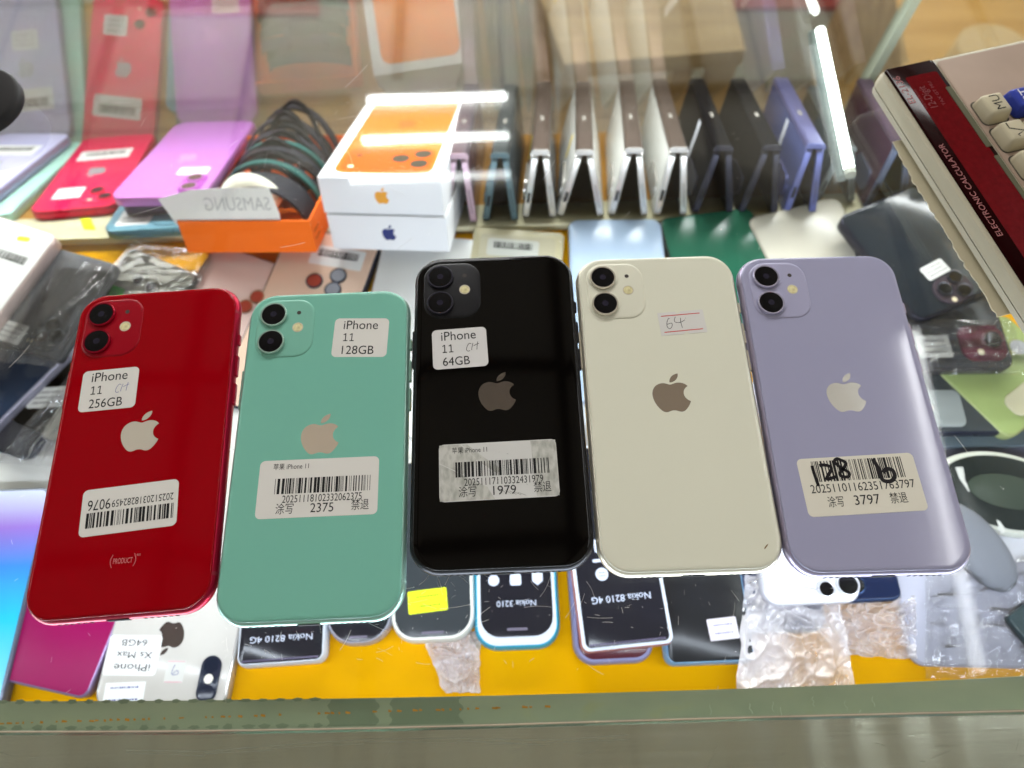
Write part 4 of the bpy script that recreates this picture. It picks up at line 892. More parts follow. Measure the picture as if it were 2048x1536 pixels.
flat(p, 8, (2080, 925), (-38, 75), (1800, 942), (2070, 928), (-1, 0), -7.5)
p = ph('phone', 'olive green phone with a cream camera panel', 72, 66, 10, 9, met('olive_metal', (.40, .46, .20), .25, .2), gl('olive_back', (.36, .45, .17), .2), bump=(-8, 19, 54, 16, 6, 1.6, gl('cream_panel', (.62, .58, .40), .25)), cams=((2, 19, 1.5, INK), (-20, -8, 5.5, mat('silver_lens', (.45, .46, .5), .2))))
flat(p, 10, (2020, 882), (36, 33), (2016, 876), (1882, 748), (0, -1), 2)
# oval headset with a pale rim, grey pouch, white tray
t = thing('headset', 'dark oval headset with a pale rim and strap at the right edge', 'headset')
def ell(bm, a, b_, prof, n=44):
    rings = [[V(bm, (a - i) * math.cos(2 * PI * k / n), (b_ - i) * math.sin(2 * PI * k / n), z) for k in range(n)] for i, z in prof]
    for x, y in zip(rings, rings[1:]):
        for k in range(n): bm.faces.new((x[k], x[(k + 1) % n], y[(k + 1) % n], y[k]))
    bm.faces.new(list(reversed(rings[0]))); bm.faces.new(rings[-1])
bm = bmesh.new(); ell(bm, 44, 27, [(3, 0), (0, 3), (0, 8), (1.5, 10), (4, 10.4)]); link('rim', bm, mat('pale_rim', (.60, .61, .54), .3), t)
bm = bmesh.new(); ell(bm, 40, 23.5, [(0, 9.5), (0, 10.6), (4, 11), (12, 11.6)]); vs = link('visor', bm, mat('dark_visor', (.020, .025, .024), .15, var=.5, scale=40), t)
bm = bmesh.new(); ell(bm, 24, 11, [(0, 11.2), (0, 11.9), (2, 12.2)]); link('inner_plate', bm, mat('sage_plate', (.05, .065, .05), .2), vs)
q = onz(2012, 985, FZ + 10); flat_place(t, (q.x, q.y, FZ + .2), -.2)
P_ = [onz(*p_, FZ + 11) for p_ in ((1918, 935), (1925, 962), (1942, 990), (1968, 1012), (1992, 1034), (2010, 1064))]
bm = bmesh.new(); tube(bm, [Matrix.Rotation(.2, 3, 'Z') @ Vector((p_.x - q.x, p_.y - q.y, 10.8 - .25 * i)) for i, p_ in enumerate(P_)], 2.6, 10, .5); link('head_strap', bm, mat('pale_strap', (.62, .62, .58), .35), t, smooth=80)
bm = bmesh.new(); P = [(0, 52), (9, 44), (15, 30), (17, 12), (14, -4), (6, -12), (-4, -12), (-12, -4), (-17, 14), (-14, 34), (-7, 46)]
def soft(bm, P, h_, rows=6):
    n = len(P); cx = sum(p[0] for p in P) / n; cy = sum(p[1] for p in P) / n; rings = []
    for k in range(rows + 1):
        t_ = k / rows; s_ = math.cos(t_ * PI / 2 * .97) ** .6; rings.append([V(bm, cx + (x - cx) * s_, cy + (y - cy) * s_, h_ * math.sin(t_ * PI / 2)) for x, y in P])
    for a, b_ in zip(rings, rings[1:]):
        for i in range(n): bm.faces.new((a[i], a[(i + 1) % n], b_[(i + 1) % n], b_[i]))
    bm.faces.new(rings[-1]); bm.faces.new(list(reversed(rings[0]))); bmesh.ops.recalc_face_normals(bm, faces=bm.faces)
soft(bm, P, 9); o = link('grey_pouch', bm, mat('grey_soft_pouch', (.20, .21, .24), .5), smooth=80); m_ = o.modifiers.new('s', 'SUBSURF'); m_.levels = m_.render_levels = 2
tag(o, 'smooth grey pouch beside the lavender phone', 'pouch'); q = onz(1978, 1130, FZ + 4); flat_place(o, (q.x, q.y - 6, FZ + 6.5), math.radians(22))
bm = bmesh.new(); slab(bm, 96, 62, 9, [(2, 0), (0, 2), (0, 4.5), (1.5, 6)], 6)
slab(bm, 26, 1.2, .5, [(0, 6.02), (0, 6.5)], 3, -12, 10); slab(bm, 24, 1.2, .5, [(0, 6.02), (0, 6.5)], 3, -14, 2)
o = link('plastic_tray', bm, mat('lilac_white_plastic', (.50, .50, .60), .35), smooth=40); tag(o, 'lilac white plastic tray in the front right corner', 'tray'); q = onz(1838, 1352, FZ + 6); flat_place(o, (q.x + 47, q.y + 34, FZ + .2), math.radians(-3))
bm = plate(110, 70, 3, 0, 5, bev=1); o = link('white_sleeve', bm, mat('white_plastic_sleeve', (.72, .72, .78), .3), smooth=30); tag(o, 'white sleeve beneath the grey pouch at the right', 'sleeve'); q = onz(1905, 1180, FZ + 5); flat_place(o, (q.x + 50, q.y + 12, FZ + .4), math.radians(-12))
bm = plate(4.6, 1.2, .4, 0, .3); o = link('blue_tape', bm, mat('blue_tape', (.06, .30, .72), .5), smooth=0); tag(o, 'tiny blue tape strip on the white sleeve', 'tape'); q = onz(2018, 1061, FZ + 5.6); flat_place(o, (q.x, q.y, FZ + 5.6), .2)
bm = plate(40, 30, 3, 0, 6, bev=1); o = link('dark_case', bm, mat('dark_teal_case', (.04, .06, .065), .3), smooth=30); tag(o, 'dark teal case at the right edge by the front corner', 'case'); q = onz(2040, 1235, FZ + 6); flat_place(o, (q.x + 13, q.y - 4, FZ + 6.6), .5)

# ---- front row
def gradmat(name, stops):
    m, nt, out = newmat(name); N = nt.nodes; L = nt.links
    b = N.new('ShaderNodeBsdfPrincipled'); b.inputs['Roughness'].default_value = .15; L.new(b.outputs[0], out.inputs[0])
    tc = N.new('ShaderNodeTexCoord'); sp = N.new('ShaderNodeSeparateXYZ'); L.new(tc.outputs['Generated'], sp.inputs[0]); cr = N.new('ShaderNodeValToRGB'); L.new(sp.outputs['Y'], cr.inputs[0])
    cr.color_ramp.elements[0].position = stops[0][0]; cr.color_ramp.elements[0].color = list(stops[0][1]) + [1]; cr.color_ramp.elements[1].position = stops[-1][0]; cr.color_ramp.elements[1].color = list(stops[-1][1]) + [1]
    for p_, c_ in stops[1:-1]: cr.color_ramp.elements.new(p_).color = list(c_) + [1]
    L.new(cr.outputs[0], b.inputs['Base Color']); return m
p = ph('phone', 'phone with a purple to cyan gradient back, left of the red phone', 78, 160, 9, 7, met('gold_blue_metal', (.14, .16, .22)), gradmat('purple_cyan_back', [(0, (.62, .68, .88)), (.15, (.30, .17, .62)), (.3, (.05, .25, .75)), (.5, (.02, .50, .80)), (.75, (.20, .66, .84)), (1, (.35, .70, .80))]))
place(p, (104, 975), (-39, -80), (104, 975), (5, 1390), (0, 1), FZ + 11.3, 9)
p = ph('phone', 'magenta phone under film at the front left', 72, 150, 8, 6, met('plum_metal', (.30, .22, .38)), gl('magenta_back', (.30, .002, .09), .35))
flat(p, 8, (172, 1400), (-36, 75), (172, 1400), (238, 1235), (0, -1))
WG = gl('silver_white_back', (.60, .57, .53), .12)
def st_xs(o, z):
    def f(bm, zz):
        text(bm, 'iPhone', -11.5, 4.8, 3.7, zz, 21); text(bm, 'Xs Max', -11.5, -1.9, 3.5, zz, 21); text(bm, '64GB', -7, -8.6, 3.5, zz, 15)
    sticker(o, 21.5, 48.5, 31, 22, z, 2, WHT, f, 2)
    s_ = sticker(o, -5.3, 56, 11, 12, z, 2, mat('price_tag_paper', (.66, .65, .62), .6), None, .4, extra=[('red_rules', mat('pink_rule', (.75, .30, .38), .6), lambda bm, zz: (ribbon(bm, [(-5, 5.6), (5, 5.6)], .35, zz, 1), ribbon(bm, [(-5, -5.4), (5, -5.4)], .35, zz, 1))), ('handwriting', BLUEINK, lambda bm, zz: ribbon(bm, [(1, 2), (-2, 1.2), (-1, -.6), (1.5, 1.6), (1.4, -1.5), (.6, -3.6)], .3, zz))])
    sticker(o, 21, 69, 23, 12, z, 185, WHT, scribble(31, 23, 13, 2), .3, ink=BLUEINK)
p = ph('phone', 'white phone at the front left with a 64GB name label', 76, 157.5, 8, 12, met('steel_silver', (.6, .58, .55), .15), WG, cams=((-26, 66, 1.8),), bump=None, logo=(mat('dark_mirror_emblem', (.16, .12, .11), .1, metal=.7), 1.7, 36, 0), stick=st_xs)
bm = bmesh.new(); slab(bm, 11.5, 25, 5.7, [(0, 8.2), (0, 9.2), (.4, 9.4)], 8, -26, 59); cb = link('camera_bump', bm, mat('dark_camera_pill', (.02, .025, .045), .12), p, smooth=40)
bm = bmesh.new(); lathe(bm, -26, 59, [(2.6, 9.3), (2.6, 9.5), (2.2, 9.55)], 20); link('flash', bm, mat('pale_flash', (.85, .82, .72), .3), cb)
for cy in (66.5, 51.5):
    bm = bmesh.new(); lathe(bm, -26, cy, [(4.4, 9.35), (4.4, 9.5), (3.8, 9.52)], 24); link('lens', bm, mat('blue_lens', (.01, .014, .03), .1), cb)
flat(p, 8, (419, 1358), (-26, 59), (480, 1265), (455, 1395), (0, 1))

# keypad phones lying face up, screens towards the customers (local +y = top of screen)
def keypad(label, w, l, t, rc, frame, face, words=None, icons=None, rim=2.4, dots=False, tagm=None, ear=True, group='keypad phones along the front of the case'):
    o = thing('keypad_phone', label, 'keypad phone', group)
    bm = bmesh.new(); slab(bm, w, l, rc, [(3.5, 0), (1.2, 1.2), (0, t * .45), (.5, t * .8), (1.6, t)], 8); link('body', bm, frame, o, smooth=60)
    bm = bmesh.new(); slab(bm, w - 2 * rim, l - 2 * rim, max(1, rc - rim), [(0, t - .6), (0, t + .15), (.5, t + .3)], 8); fc = link('front_glass', bm, face, o, smooth=40)
    LT = mat('pale_print', (.62, .66, .80), .5)
    if words or icons:
        bm = bmesh.new(); z = t + .34
        if words: text(bm, words[0], 0, l / 2 - words[1], words[2], z, words[3], 'CENTER')
        for k, (ix, iy, s_) in enumerate(icons or ()):
            if k % 3 == 0: poly(bm, [(ix + s_ * math.cos(2 * PI * i / 20), iy + s_ * math.sin(2 * PI * i / 20)) for i in range(20)], z); poly(bm, [(ix - s_ * .9, iy - s_ * .4), (ix - s_ * .3, iy - s_ * .9), (ix - s_ * .9, iy - s_ * 1.25)], z)
            elif k % 3 == 1:
                bb = rr(2 * s_, 2 * s_, s_ * .4, 4, ix, iy); poly(bm, bb, z)
            else: poly(bm, [(ix - s_, iy - s_ * .9), (ix + s_, iy - s_ * .9), (ix + s_, iy + s_ * .4), (ix, iy + s_ * 1.2), (ix - s_, iy + s_ * .4)], z)
        link('printing', bm, LT, fc, smooth=0)
        if icons:
            bm = bmesh.new()
            for k, (ix, iy, s_) in enumerate(icons):
                for q in (-.25, .25): poly(bm, [(ix - s_ * .55, iy + s_ * q - .18), (ix + s_ * .55, iy + s_ * q - .18), (ix + s_ * .55, iy + s_ * q + .18), (ix - s_ * .55, iy + s_ * q + .18)], t + .40)
            link('icon_marks', bm, mat('slate_print', (.16, .17, .25), .5), fc, smooth=0)
    if ear:
        bm = bmesh.new(); slab(bm, w * .26, 1.3, .6, [(0, t + .3), (0, t + .42)], 4, 0, l / 2 - rim - 2.2); link('earpiece', bm, mat('violet_grey_slot', (.16, .14, .19), .4), fc, smooth=0)
    if dots:
        bm = bmesh.new(); k = int((w - 2 * rim - 3) / 1.5)
        for i in range(k): lathe(bm, -k * .75 + .75 + 1.5 * i, l / 2 - rim - 1.3, [(.72, t + .3), (.6, t + .75), (.2, t + .9)], 8)
        link('speaker_ridge', bm, mat('violet_ridge', (.12, .10, .17), .35), fc)
    if tagm: tagm(o, t + .3)
    return o
FACE = gl('dark_front_glass', (.016, .015, .02), .1)
WRM = mat('ice_white_rim', (.66, .70, .78), .3)
def kp(o, t, a, la, pA, pB, ld, base=0): return place(o, a, la, pA, pB, ld, FZ + base + t, t)
o = keypad('white rimmed keypad phone below the mint green phone', 52, 122, 13, 6, WRM, FACE, ('Nokia 8210 4G', 16.5, 3.4, 36), None, 2.2, True, ear=False)
kp(o, 13, (468, 1338), (26, 61), (468, 1338), (637, 1326), (-1, 0))
o = keypad('dark oval keypad phone with a silver rim, right of the white rimmed one', 40, 100, 12, 17, mat('silver_lilac_rim', (.42, .42, .50), .25, metal=.4), FACE, None, None, 2.4, False)
kp(o, 12, (716, 1291), (0, 50), (660, 1290), (780, 1284), (-1, 0))
def neon(o, z): sticker(o, 3, 33, 23, 13, z, 184, NEON, scribble(41, 18, 11, 2), .8, ink=mat('olive_pen', (.12, .20, .01), .6), name='price_sticker')
o = keypad('white keypad phone with a neon yellow price sticker', 50, 112, 14, 15, mat('cream_white_body', (.74, .74, .68), .3), gl('smoky_front_glass', (.04, .045, .05), .15), None, None, 3.0, False, tagm=neon)
kp(o, 14, (866, 1284), (0, 56), (796, 1284), (940, 1276), (-1, 0))
TB = mat('turquoise_body', (.02, .33, .50), .3)
o = keypad('turquoise rimmed keypad phone with three icons on its screen', 50.5, 121, 13.5, 14, TB, WRM, None, None, 2.3, False, ear=False)
bm = bmesh.new(); slab(bm, 42, 107, 11, [(0, 13.6), (0, 14.1), (.4, 14.2)], 8); fc = link('screen_glass', bm, FACE, o, smooth=40)
bm = bmesh.new(); text(bm, 'Nokia 3210', 0, 33.5, 3.3, 14.25, 23, 'CENTER'); z = 14.25
for k, (ix, iy, s_) in enumerate(((13, 21.6, 3.3), (0, 21.6, 3.3), (-13, 21.6, 3.1))):
    if k == 0: poly(bm, [(ix + s_ * math.cos(2 * PI * i / 20), iy + s_ * math.sin(2 * PI * i / 20)) for i in range(20)], z)
    elif k == 1: poly(bm, rr(6.6, 6.6, 1.2, 4, ix, iy), z)
    else: poly(bm, [(ix - s_, iy - s_ * 1.2), (ix + s_, iy - s_ * 1.2), (ix + s_, iy + s_ * .4), (ix, iy + s_ * 1.2), (ix - s_, iy + s_ * .4)], z)
for ix in (12, 0, -12): text(bm, 'oooo', ix, 14.5, 1.6, z, 6.5, 'CENTER') if False else poly(bm, rr(6.5, 1.6, .7, 3, ix, 15), z)
link('printing', bm, mat('pale_print', (.62, .66, .80), .5), fc, smooth=0)
bm = bmesh.new(); slab(bm, 12, 1.5, .7, [(0, 14.2), (0, 14.4)], 4, 0, 49.5); link('earpiece', bm, mat('violet_grey_slot', (.16, .14, .19), .4), fc, smooth=0)
kp(o, 13.5, (1036, 1299), (0, 60.5), (970, 1299), (1105, 1294), (-1, 0))
RB_ = mat('rose_red_body', (.50, .20, .20), .3)
o = keypad('rose red keypad phone lying on a lilac phone', 53, 122, 11, 5, RB_, mat('ice_white_rim', (.66, .70, .78), .3), None, None, .8, False, ear=False)
bm = bmesh.new(); slab(bm, 47.5, 117, 3, [(0, 11.1), (0, 11.6), (.4, 11.7)], 8); fc = link('screen_glass', bm, FACE, o, smooth=40)
bm = bmesh.new(); z = 11.75; text(bm, 'Nokia 8210 4G', 0, 31.5, 3.7, z, 34, 'CENTER')
ix, iy = 9, 19; poly(bm, [(ix + 3.7 * math.cos(2 * PI * i / 20), iy + 3.7 * math.sin(2 * PI * i / 20)) for i in range(20)], z); poly(bm, rr(6.6, 7.6, 1.2, 4, -9, 18), z); poly(bm, rr(4.6, 7.5, .8, 4, 9, 2.5), z); poly(bm, rr(9, 1.8, .8, 3, 9, 11), z); poly(bm, rr(4.5, 1.6, .7, 3, -8.5, 10.5), z)
link('printing', bm, mat('pale_print', (.62, .66, .80), .5), fc, smooth=0)
bm = bmesh.new()
for q in (-.9, .9): poly(bm, rr(4.2, .45, .2, 2, 9, 19 + q), z + .06)
poly(bm, [(-9.9, 16.5), (-8.1, 16.5), (-9, 18), (-8.1, 19.8), (-9.9, 19.8), (-9, 18)], z + .06); link('icon_marks', bm, mat('slate_print', (.16, .17, .25), .5), fc, smooth=0)
bm = bmesh.new()
for i in range(27): lathe(bm, -20.8 + 1.6 * i, 57.2, [(.78, 11.6), (.6, 12.2), (.2, 12.4)], 8)
link('speaker_ridge', bm, mat('violet_ridge', (.12, .10, .17), .35), fc)
kp(o, 11, (1164, 1308), (26.5, 61), (1164, 1308), (1334, 1290), (-1, 0), 11)
o = keypad('lilac keypad phone under the rose red one', 47, 110, 10.5, 12, mat('lilac_body', (.28, .28, .48), .3), gl('wine_front', (.10, .02, .03), .15), None, None, 3, False, ear=False)
kp(o, 10.5, (1232, 1328), (0, 55), (1150, 1330), (1310, 1322), (-1, 0))
def wtag(o, z): sticker(o, -9, 42, 17, 12, z, 184, mat('pinkish_tag', (.72, .66, .72), .6), scribble(47, 14, 9, 2), .6, ink=BLUEINK, name='price_sticker')
o = keypad('light blue keypad phone with a small white price tag', 52, 122, 13, 6, mat('light_blue_body', (.22, .43, .68), .3), gl('black_front', (.02, .02, .022), .15), None, None, 2.0, False, tagm=wtag, ear=False)
kp(o, 13, (1333, 1333), (26, 61), (1333, 1333), (1510, 1326), (-1, 0))
p = ph('phone', 'dark navy phone inside a clear bag beside the light blue keypad phone', 50, 120, 12, 8, NVM, gl('navy_translucent', (.05, .06, .11), .12))
flat(p, 12, (1657, 1262), (-25, 60), (1500, 1262), (1657, 1258), (-1, 0))
p = ph('phone', 'white phone with dark lenses below the lavender phone', 56, 140, 9, 9, mat('pearl_rim', (.70, .70, .76), .2, metal=.3), gl('ice_white_back', (.70, .70, .78), .15), cams=((-8, 62, 4), (-21, 60, 5.6)))
flat(p, 9, (1727, 1204), (-28, 70), (1590, 1206), (1726, 1200), (-1, 0), 12)
p = ph('phone', 'navy phone with a small flash, right of the white phone', 56, 140, 9, 6, met('navy_blue_metal', (.02, .04, .10)), gl('navy_blue_back', (.012, .02, .06), .12), cams=((12, 61, 2.2, FLASH), (-2, 60, 4.5)))
flat(p, 9, (1808, 1200), (-28, 70), (1690, 1204), (1804, 1198), (-1, 0), 4)

# ---- clear bags and film over some of the stock
FILM, nt, out = newmat('clear_film'); N = nt.nodes; L = nt.links
tr = N.new('ShaderNodeBsdfTransparent'); tr.inputs[0].default_value = (.93, .93, .93, 1); g = N.new('ShaderNodeBsdfGlossy'); g.inputs['Roughness'].default_value = .07; d = N.new('ShaderNodeBsdfDiffuse'); d.inputs[0].default_value = (.85, .82, .84, 1)
f_ = N.new('ShaderNodeFresnel'); f_.inputs[0].default_value = 1.5; a_ = N.new('ShaderNodeMath'); a_.operation = 'MULTIPLY_ADD'; a_.inputs[1].default_value = 1.0; a_.inputs[2].default_value = .01
L.new(f_.outputs[0], a_.inputs[0]); m1 = N.new('ShaderNodeMixShader'); L.new(a_.outputs[0], m1.inputs[0]); L.new(tr.outputs[0], m1.inputs[1]); L.new(g.outputs[0], m1.inputs[2])
m2 = N.new('ShaderNodeMixShader'); m2.inputs[0].default_value = .035; L.new(m1.outputs[0], m2.inputs[1]); L.new(d.outputs[0], m2.inputs[2]); L.new(m2.outputs[0], out.inputs[0])
MILK, nt, out = newmat('milky_film'); N = nt.nodes; L = nt.links
tr = N.new('ShaderNodeBsdfTransparent'); tr.inputs[0].default_value = (.95, .93, .93, 1); g = N.new('ShaderNodeBsdfGlossy'); g.inputs['Roughness'].default_value = .15; d = N.new('ShaderNodeBsdfDiffuse'); d.inputs[0].default_value = (.90, .85, .88, 1)
tc = N.new('ShaderNodeTexCoord'); nz = N.new('ShaderNodeTexNoise'); nz.inputs['Scale'].default_value = 26; nz.inputs['Detail'].default_value = 3; nz.inputs['Distortion'].default_value = 1.2; L.new(tc.outputs['Object'], nz.inputs['Vector'])
mr = N.new('ShaderNodeMapRange'); mr.inputs['From Min'].default_value = .35; mr.inputs['From Max'].default_value = .7; mr.inputs['To Min'].default_value = .28; mr.inputs['To Max'].default_value = .75; L.new(nz.outputs['Fac'], mr.inputs['Value'])
m1 = N.new('ShaderNodeMixShader'); L.new(mr.outputs[0], m1.inputs[0]); L.new(tr.outputs[0], m1.inputs[1]); L.new(d.outputs[0], m1.inputs[2])
m2 = N.new('ShaderNodeMixShader'); m2.inputs[0].default_value = .12; L.new(m1.outputs[0], m2.inputs[1]); L.new(g.outputs[0], m2.inputs[2]); L.new(m2.outputs[0], out.inputs[0])
FILM2 = False
from mathutils import noise
def bag(label, cs, z, amp, seed, nx=80, ny=80, stretch=(1, 1), hf=1):
    bm = bmesh.new(); g_ = []
    Q = [onz(x, y, z) for x, y in cs]      # far-left, far-right, near-right, near-left
    for j in range(ny + 1):
        row = []
        for i in range(nx + 1):
            u, v = i / nx, j / ny; p = (Q[0] * (1 - u) + Q[1] * u) * (1 - v) + (Q[3] * (1 - u) + Q[2] * u) * v
            k = Vector((u * 5 * stretch[0], v * 5 * stretch[1], seed * 7.3)); hgt = .55 * (1 - abs(noise.noise(k))) ** 4 + hf * (.5 * (1 - abs(noise.noise(k * 2.1 + Vector((3, 1, 0))))) ** 6 + .2 * (1 - abs(noise.noise(k * 4.7))) ** 5)
            e_ = min(1, 6 * min(u, 1 - u, v, 1 - v)); row.append(V(bm, p.x + 1.2 * noise.noise(k * 1.7), p.y + 1.2 * noise.noise(k * 1.3 + Vector((9, 0, 0))), z + amp * (hgt - .15) * (.35 + .65 * e_)))
        g_.append(row)
    for j in range(ny):
        for i in range(nx): bm.faces.new((g_[j + 1][i], g_[j + 1][i + 1], g_[j][i + 1], g_[j][i]))
    o = link('plastic_bag', bm, MILK if FILM2 else FILM, smooth=180); tag(o, label, 'plastic bag', 'clear plastic bags over the stock'); return o
bag('clear bag wrinkled over the graphite phone at left', ((120, 520), (255, 530), (110, 735), (-30, 720)), FZ + 25, 9, 1, stretch=(1.5, .3), hf=.25)
bag('clear film over the pearl white phone with the green sticker', ((262, 488), (430, 500), (385, 600), (150, 610)), FZ + 10, 2.6, 2)
bag('clear bag over the dark phone with the wine red camera block', ((1790, 640), (2020, 640), (2060, 750), (1820, 750)), FZ + 23, 9, 3, stretch=(.5, 1.2), hf=.3)
bag('clear film over the black labelled phone left of the red phone', ((140, 750), (250, 760), (110, 935), (-10, 925)), FZ + 12, 10, 4, stretch=(1.4, .3), hf=.3)
FILM2 = True
bag('crumpled clear bag end on the yellow liner, in front of the neon sticker', ((830, 1240), (960, 1265), (960, 1385), (890, 1385)), FZ + 2, 9, 5, hf=.5)
bag('loose clear bag around the dark navy phone at front right', ((1490, 1150), (1670, 1160), (1715, 1400), (1470, 1400)), FZ + 13, 10, 6, hf=.45)
FILM2 = False
bag('clear film wrinkled over the lilac white tray', ((1850, 1150), (2100, 1100), (2120, 1350), (1850, 1360)), FZ + 9, 6, 9, hf=.3)
FILM2 = True
bag('crumpled clear bag below the navy phone', ((1650, 1205), (1830, 1195), (1830, 1320), (1690, 1310)), FZ + 6, 12, 7, hf=.5)

# ------------------------------------------------------------------ beside the phones, on the glass
# calculator
PL = mat('cream_plastic', (.43, .40, .30), .38, var=.04, bump=.06, bscale=1500); PLD = mat('cream_key_plastic', (.52, .47, .33), .35, var=.03)
calc = thing('calculator', 'cream desktop calculator with a dark red display, at the right edge', 'calculator')
HC = 13.0
A, B = onz(1750, 143, HC), onz(2048, 606, HC); d = (B - A); ca = math.atan2(d.y, d.x)      # display end runs A -> B
Rc = Matrix.Rotation(ca, 3, 'Z')      # local x along the display end (towards us), local y away from it
def cl(px, py, z): q = onz(px, py, z) - Vector((A.x, A.y, 0)); q = Rc.inverted() @ Vector((q.x, q.y, 0)); return q.x, q.y
WC, LC = 178, 205
bm = bmesh.new()
secs = [(0, 11.5, 0), (-.6, 12.5, 0), (0, HC - 2, 0)]
slab(bm, WC, LC, 7, [(3, 0), (.6, 1.5), (.2, 5.2)], 6, WC / 2, LC / 2); link('lower_shell', bm, mat('cream_lower_plastic', (.45, .42, .33), .4), calc, smooth=40)
bm = bmesh.new(); slab(bm, WC, LC, 7, [(.7, 5.5), (0, 6.0), (.3, HC - 3), (1.2, HC - .8), (3.2, HC)], 8, WC / 2, LC / 2); ush = link('upper_shell', bm, PL, calc, smooth=40)
bm = bmesh.new(); slab(bm, WC - 1.2, LC - 1.2, 6.4, [(0, 5.1), (0, 5.7)], 6, WC / 2, LC / 2); link('seam', bm, mat('dark_seam', (.04, .035, .03), .7), calc, smooth=0)
# display window
W1 = cl(1776, 146, HC); W2 = cl(1893, 165, HC); print('CALC', W1, W2, cl(2048, 420, HC), cl(1962, 215, HC), cl(2048, 590, HC), cl(2022, 280, HC))
DW = abs(W2[1] - W1[1]); y0 = 3.4; y1 = 32.0
bm = bmesh.new(); slab(bm, WC - 3.5, y1 - y0, 2, [(0, HC - .3), (0, HC + .5), (.4, HC + .7)], 4, WC / 2, (y0 + y1) / 2); win = link('display_window', bm, mat('dark_red_window', (.010, .0006, .001), .08, ior=1.15, rvar=.02), calc, smooth=30)
bm = bmesh.new(); poly(bm, rr(WC - 14, 18.5, 1.5, 3, WC / 2 + 3, 20.5), HC + .73); link('red_display', bm, mat('red_filter', (.11, .0006, .003), .2, ior=1.2, var=.35, scale=400), win, smooth=0)
bm = bmesh.new(); text(bm, 'EL-2136', 27.5, 8.8, 3.6, HC + .78, 19.5, rot=PI); text(bm, 'ELECTRONIC CALCULATOR', 114, 8.6, 2.9, HC + .78, 58, rot=PI)
link('display_lettering', bm, mat('rosy_print', (.36, .14, .14), .5), win, smooth=0)
bm = bmesh.new(); text(bm, '12-Digit', 33, 18.4, 4.2, HC + .78, 15, rot=PI); text(bm, 'TAX GT MU', 33, 23.0, 1.7, HC + .78, 17, rot=PI); text(bm, 'TWO WAY POWER', 33, 12.8, 1.1, HC + .78, 14, rot=PI); link('panel_lettering', bm, mat('dim_rosy_print', (.17, .035, .04), .5), win, smooth=0)
bm = bmesh.new(); slab(bm, 42, 3.2, .6, [(0, HC - .1), (0, HC + .95)], 3, 43, y1 - 2.0); slab(bm, 60, 2.6, .6, [(0, HC - .1), (0, HC + .95)], 3, 100, y1 - 1.7); link('worn_strip', bm, mat('grey_green_wear', (.10, .10, .06), .6), win, smooth=0)
bm = bmesh.new(); slab(bm, WC - 7, LC - y1 - 6, 3, [(0, HC - .2), (0, HC + .25), (.3, HC + .35)], 4, WC / 2, y1 + 1 + (LC - y1 - 6) / 2); link('keypad_plate', bm, mat('rosy_beige_plate', (.36, .27, .21), .4, var=.15, scale=30), calc, smooth=30)
KB = mat('blue_key_plastic', (.03, .05, .33), .3)
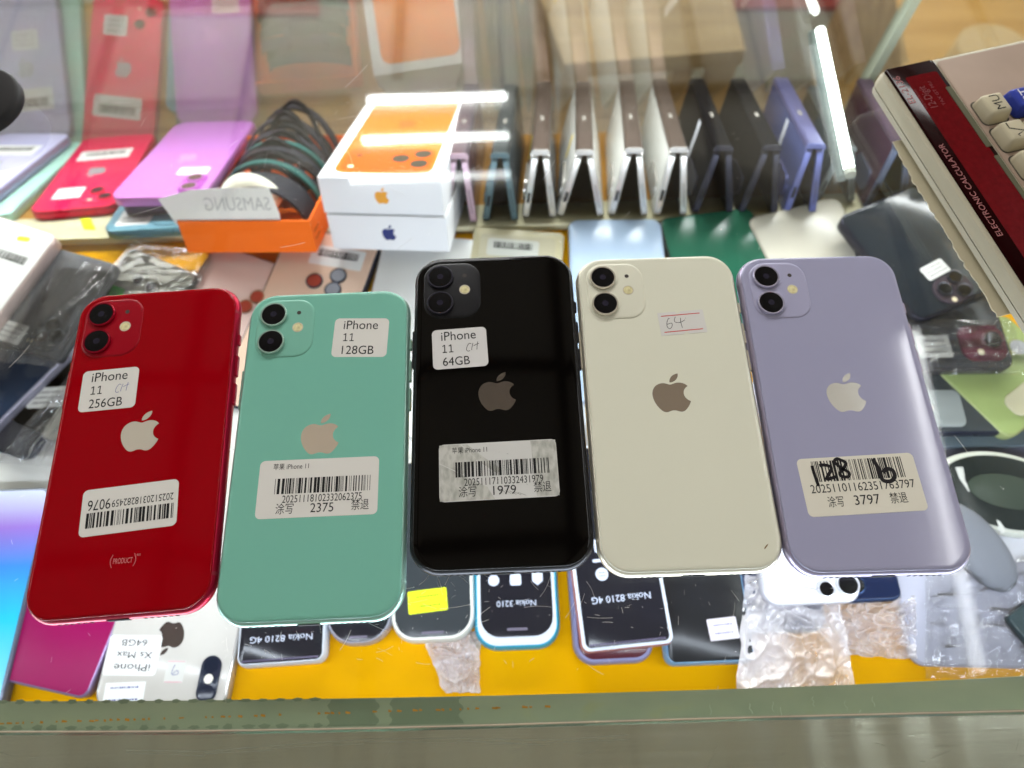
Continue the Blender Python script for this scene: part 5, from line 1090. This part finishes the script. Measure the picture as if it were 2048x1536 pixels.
def key(x, y, m_, txt=None, w=14.5, l=13):
    bm = bmesh.new(); slab(bm, w, l, 2.6, [(-.5, HC + .3), (-.4, HC + .8), (.6, HC + 5.5), (1.2, HC + 6.6), (2.4, HC + 7.2)], 5, x, y); k = link('key', bm, m_, calc, smooth=40)
    bm = bmesh.new(); slab(bm, w + 2.2, l + 2.2, 3, [(0, HC + .3), (0, HC + .42)], 5, x, y); link('key_well', bm, mat('dark_well', (.05, .045, .035), .7), k, smooth=0)
    if txt:
        bm = bmesh.new()
        if txt == 'root': ribbon(bm, [(x + 4.4, y - .6), (x + 3.4, y - 1.4), (x + 1.6, y + 3.0), (x - 1.5, y - 3.4), (x - 5, y - 3.4)], .8, HC + 7.25, 1)
        else: text(bm, txt, x + 4.6, y + 2.3, 4.8, HC + 7.25, 9.5, rot=PI)
        link('key_legend', bm, INK if m_ is not KB else mat('white_key_print', (.8, .8, .8), .5), k, smooth=0)
kx, ky = cl(1992, 208, HC + 7)
print('KEY', kx, ky)
px_, py_ = 18.6, 16.4
lab_ = [['MU', 'root', '%', '7', '8', '9'], ['GT', '▶', '4', '5', '6', '-'], ['C', '1', '2', '3', '+', '='], ['0', '00', '.', 'x', '÷', 'M']]
for r_ in range(1):
    pass
for i in range(6):
    for j in range(6):
        x, y = kx + i * px_, ky + j * py_
        if x > WC - 10 or y > LC - 10 or i * 0 + y < 0: continue
        key(x, y, KB if (i == 0 and j == 1) else PLD, 'MU' if (i, j) == (0, 0) else 'root' if (i, j) == (1, 0) else 'GT' if (i, j) == (0, 1) else None)
mat_place(calc, Vector((A.x, A.y, 1.2)), Rc)
# torn paper under the calculator
bm = bmesh.new(); r = random.Random(3); P = []
for k in range(60):
    x = 38 + 110 * k / 59; P.append((x, -2.5 - 3.2 * min(1, k / 14) * (.5 + .8 * abs(noise.noise(Vector((k * .31, 2, 0))))) + r.uniform(-.3, .3)))
P += [(148, 40), (38, 40)]
fv = [V(bm, x, y, .6) for x, y in P]; bm.faces.new(fv)
o = link('paper_sheet', bm, mat('old_cream_paper', (.55, .50, .36), .8), smooth=0); m_ = o.modifiers.new('thick', 'SOLIDIFY'); m_.thickness = .0005
tag(o, 'old cream paper with a torn edge under the calculator', 'paper'); o.matrix_world = Matrix.Translation(Vector((A.x, A.y, .1)) * MM) @ Rc.to_4x4(); 
# black round object at the left edge
q = onz(-55, 196, 8); e_ = onz(36, 192, 8); R_ = (e_ - q).length * .97
t = thing('round_stand', 'black round stand at the left edge of the glass', 'stand')
bm = bmesh.new(); lathe(bm, 0, 0, [(R_ - 2, 0), (R_ - .5, 1), (R_, 2), (R_, 6.5), (R_ - .6, 7.4), (R_ - 2, 8), (R_ * .5, 8)], 64); link('puck', bm, mat('matt_black', (.012, .011, .011), .6), t, smooth=50)
flat_place(t, (q.x, q.y, .05))
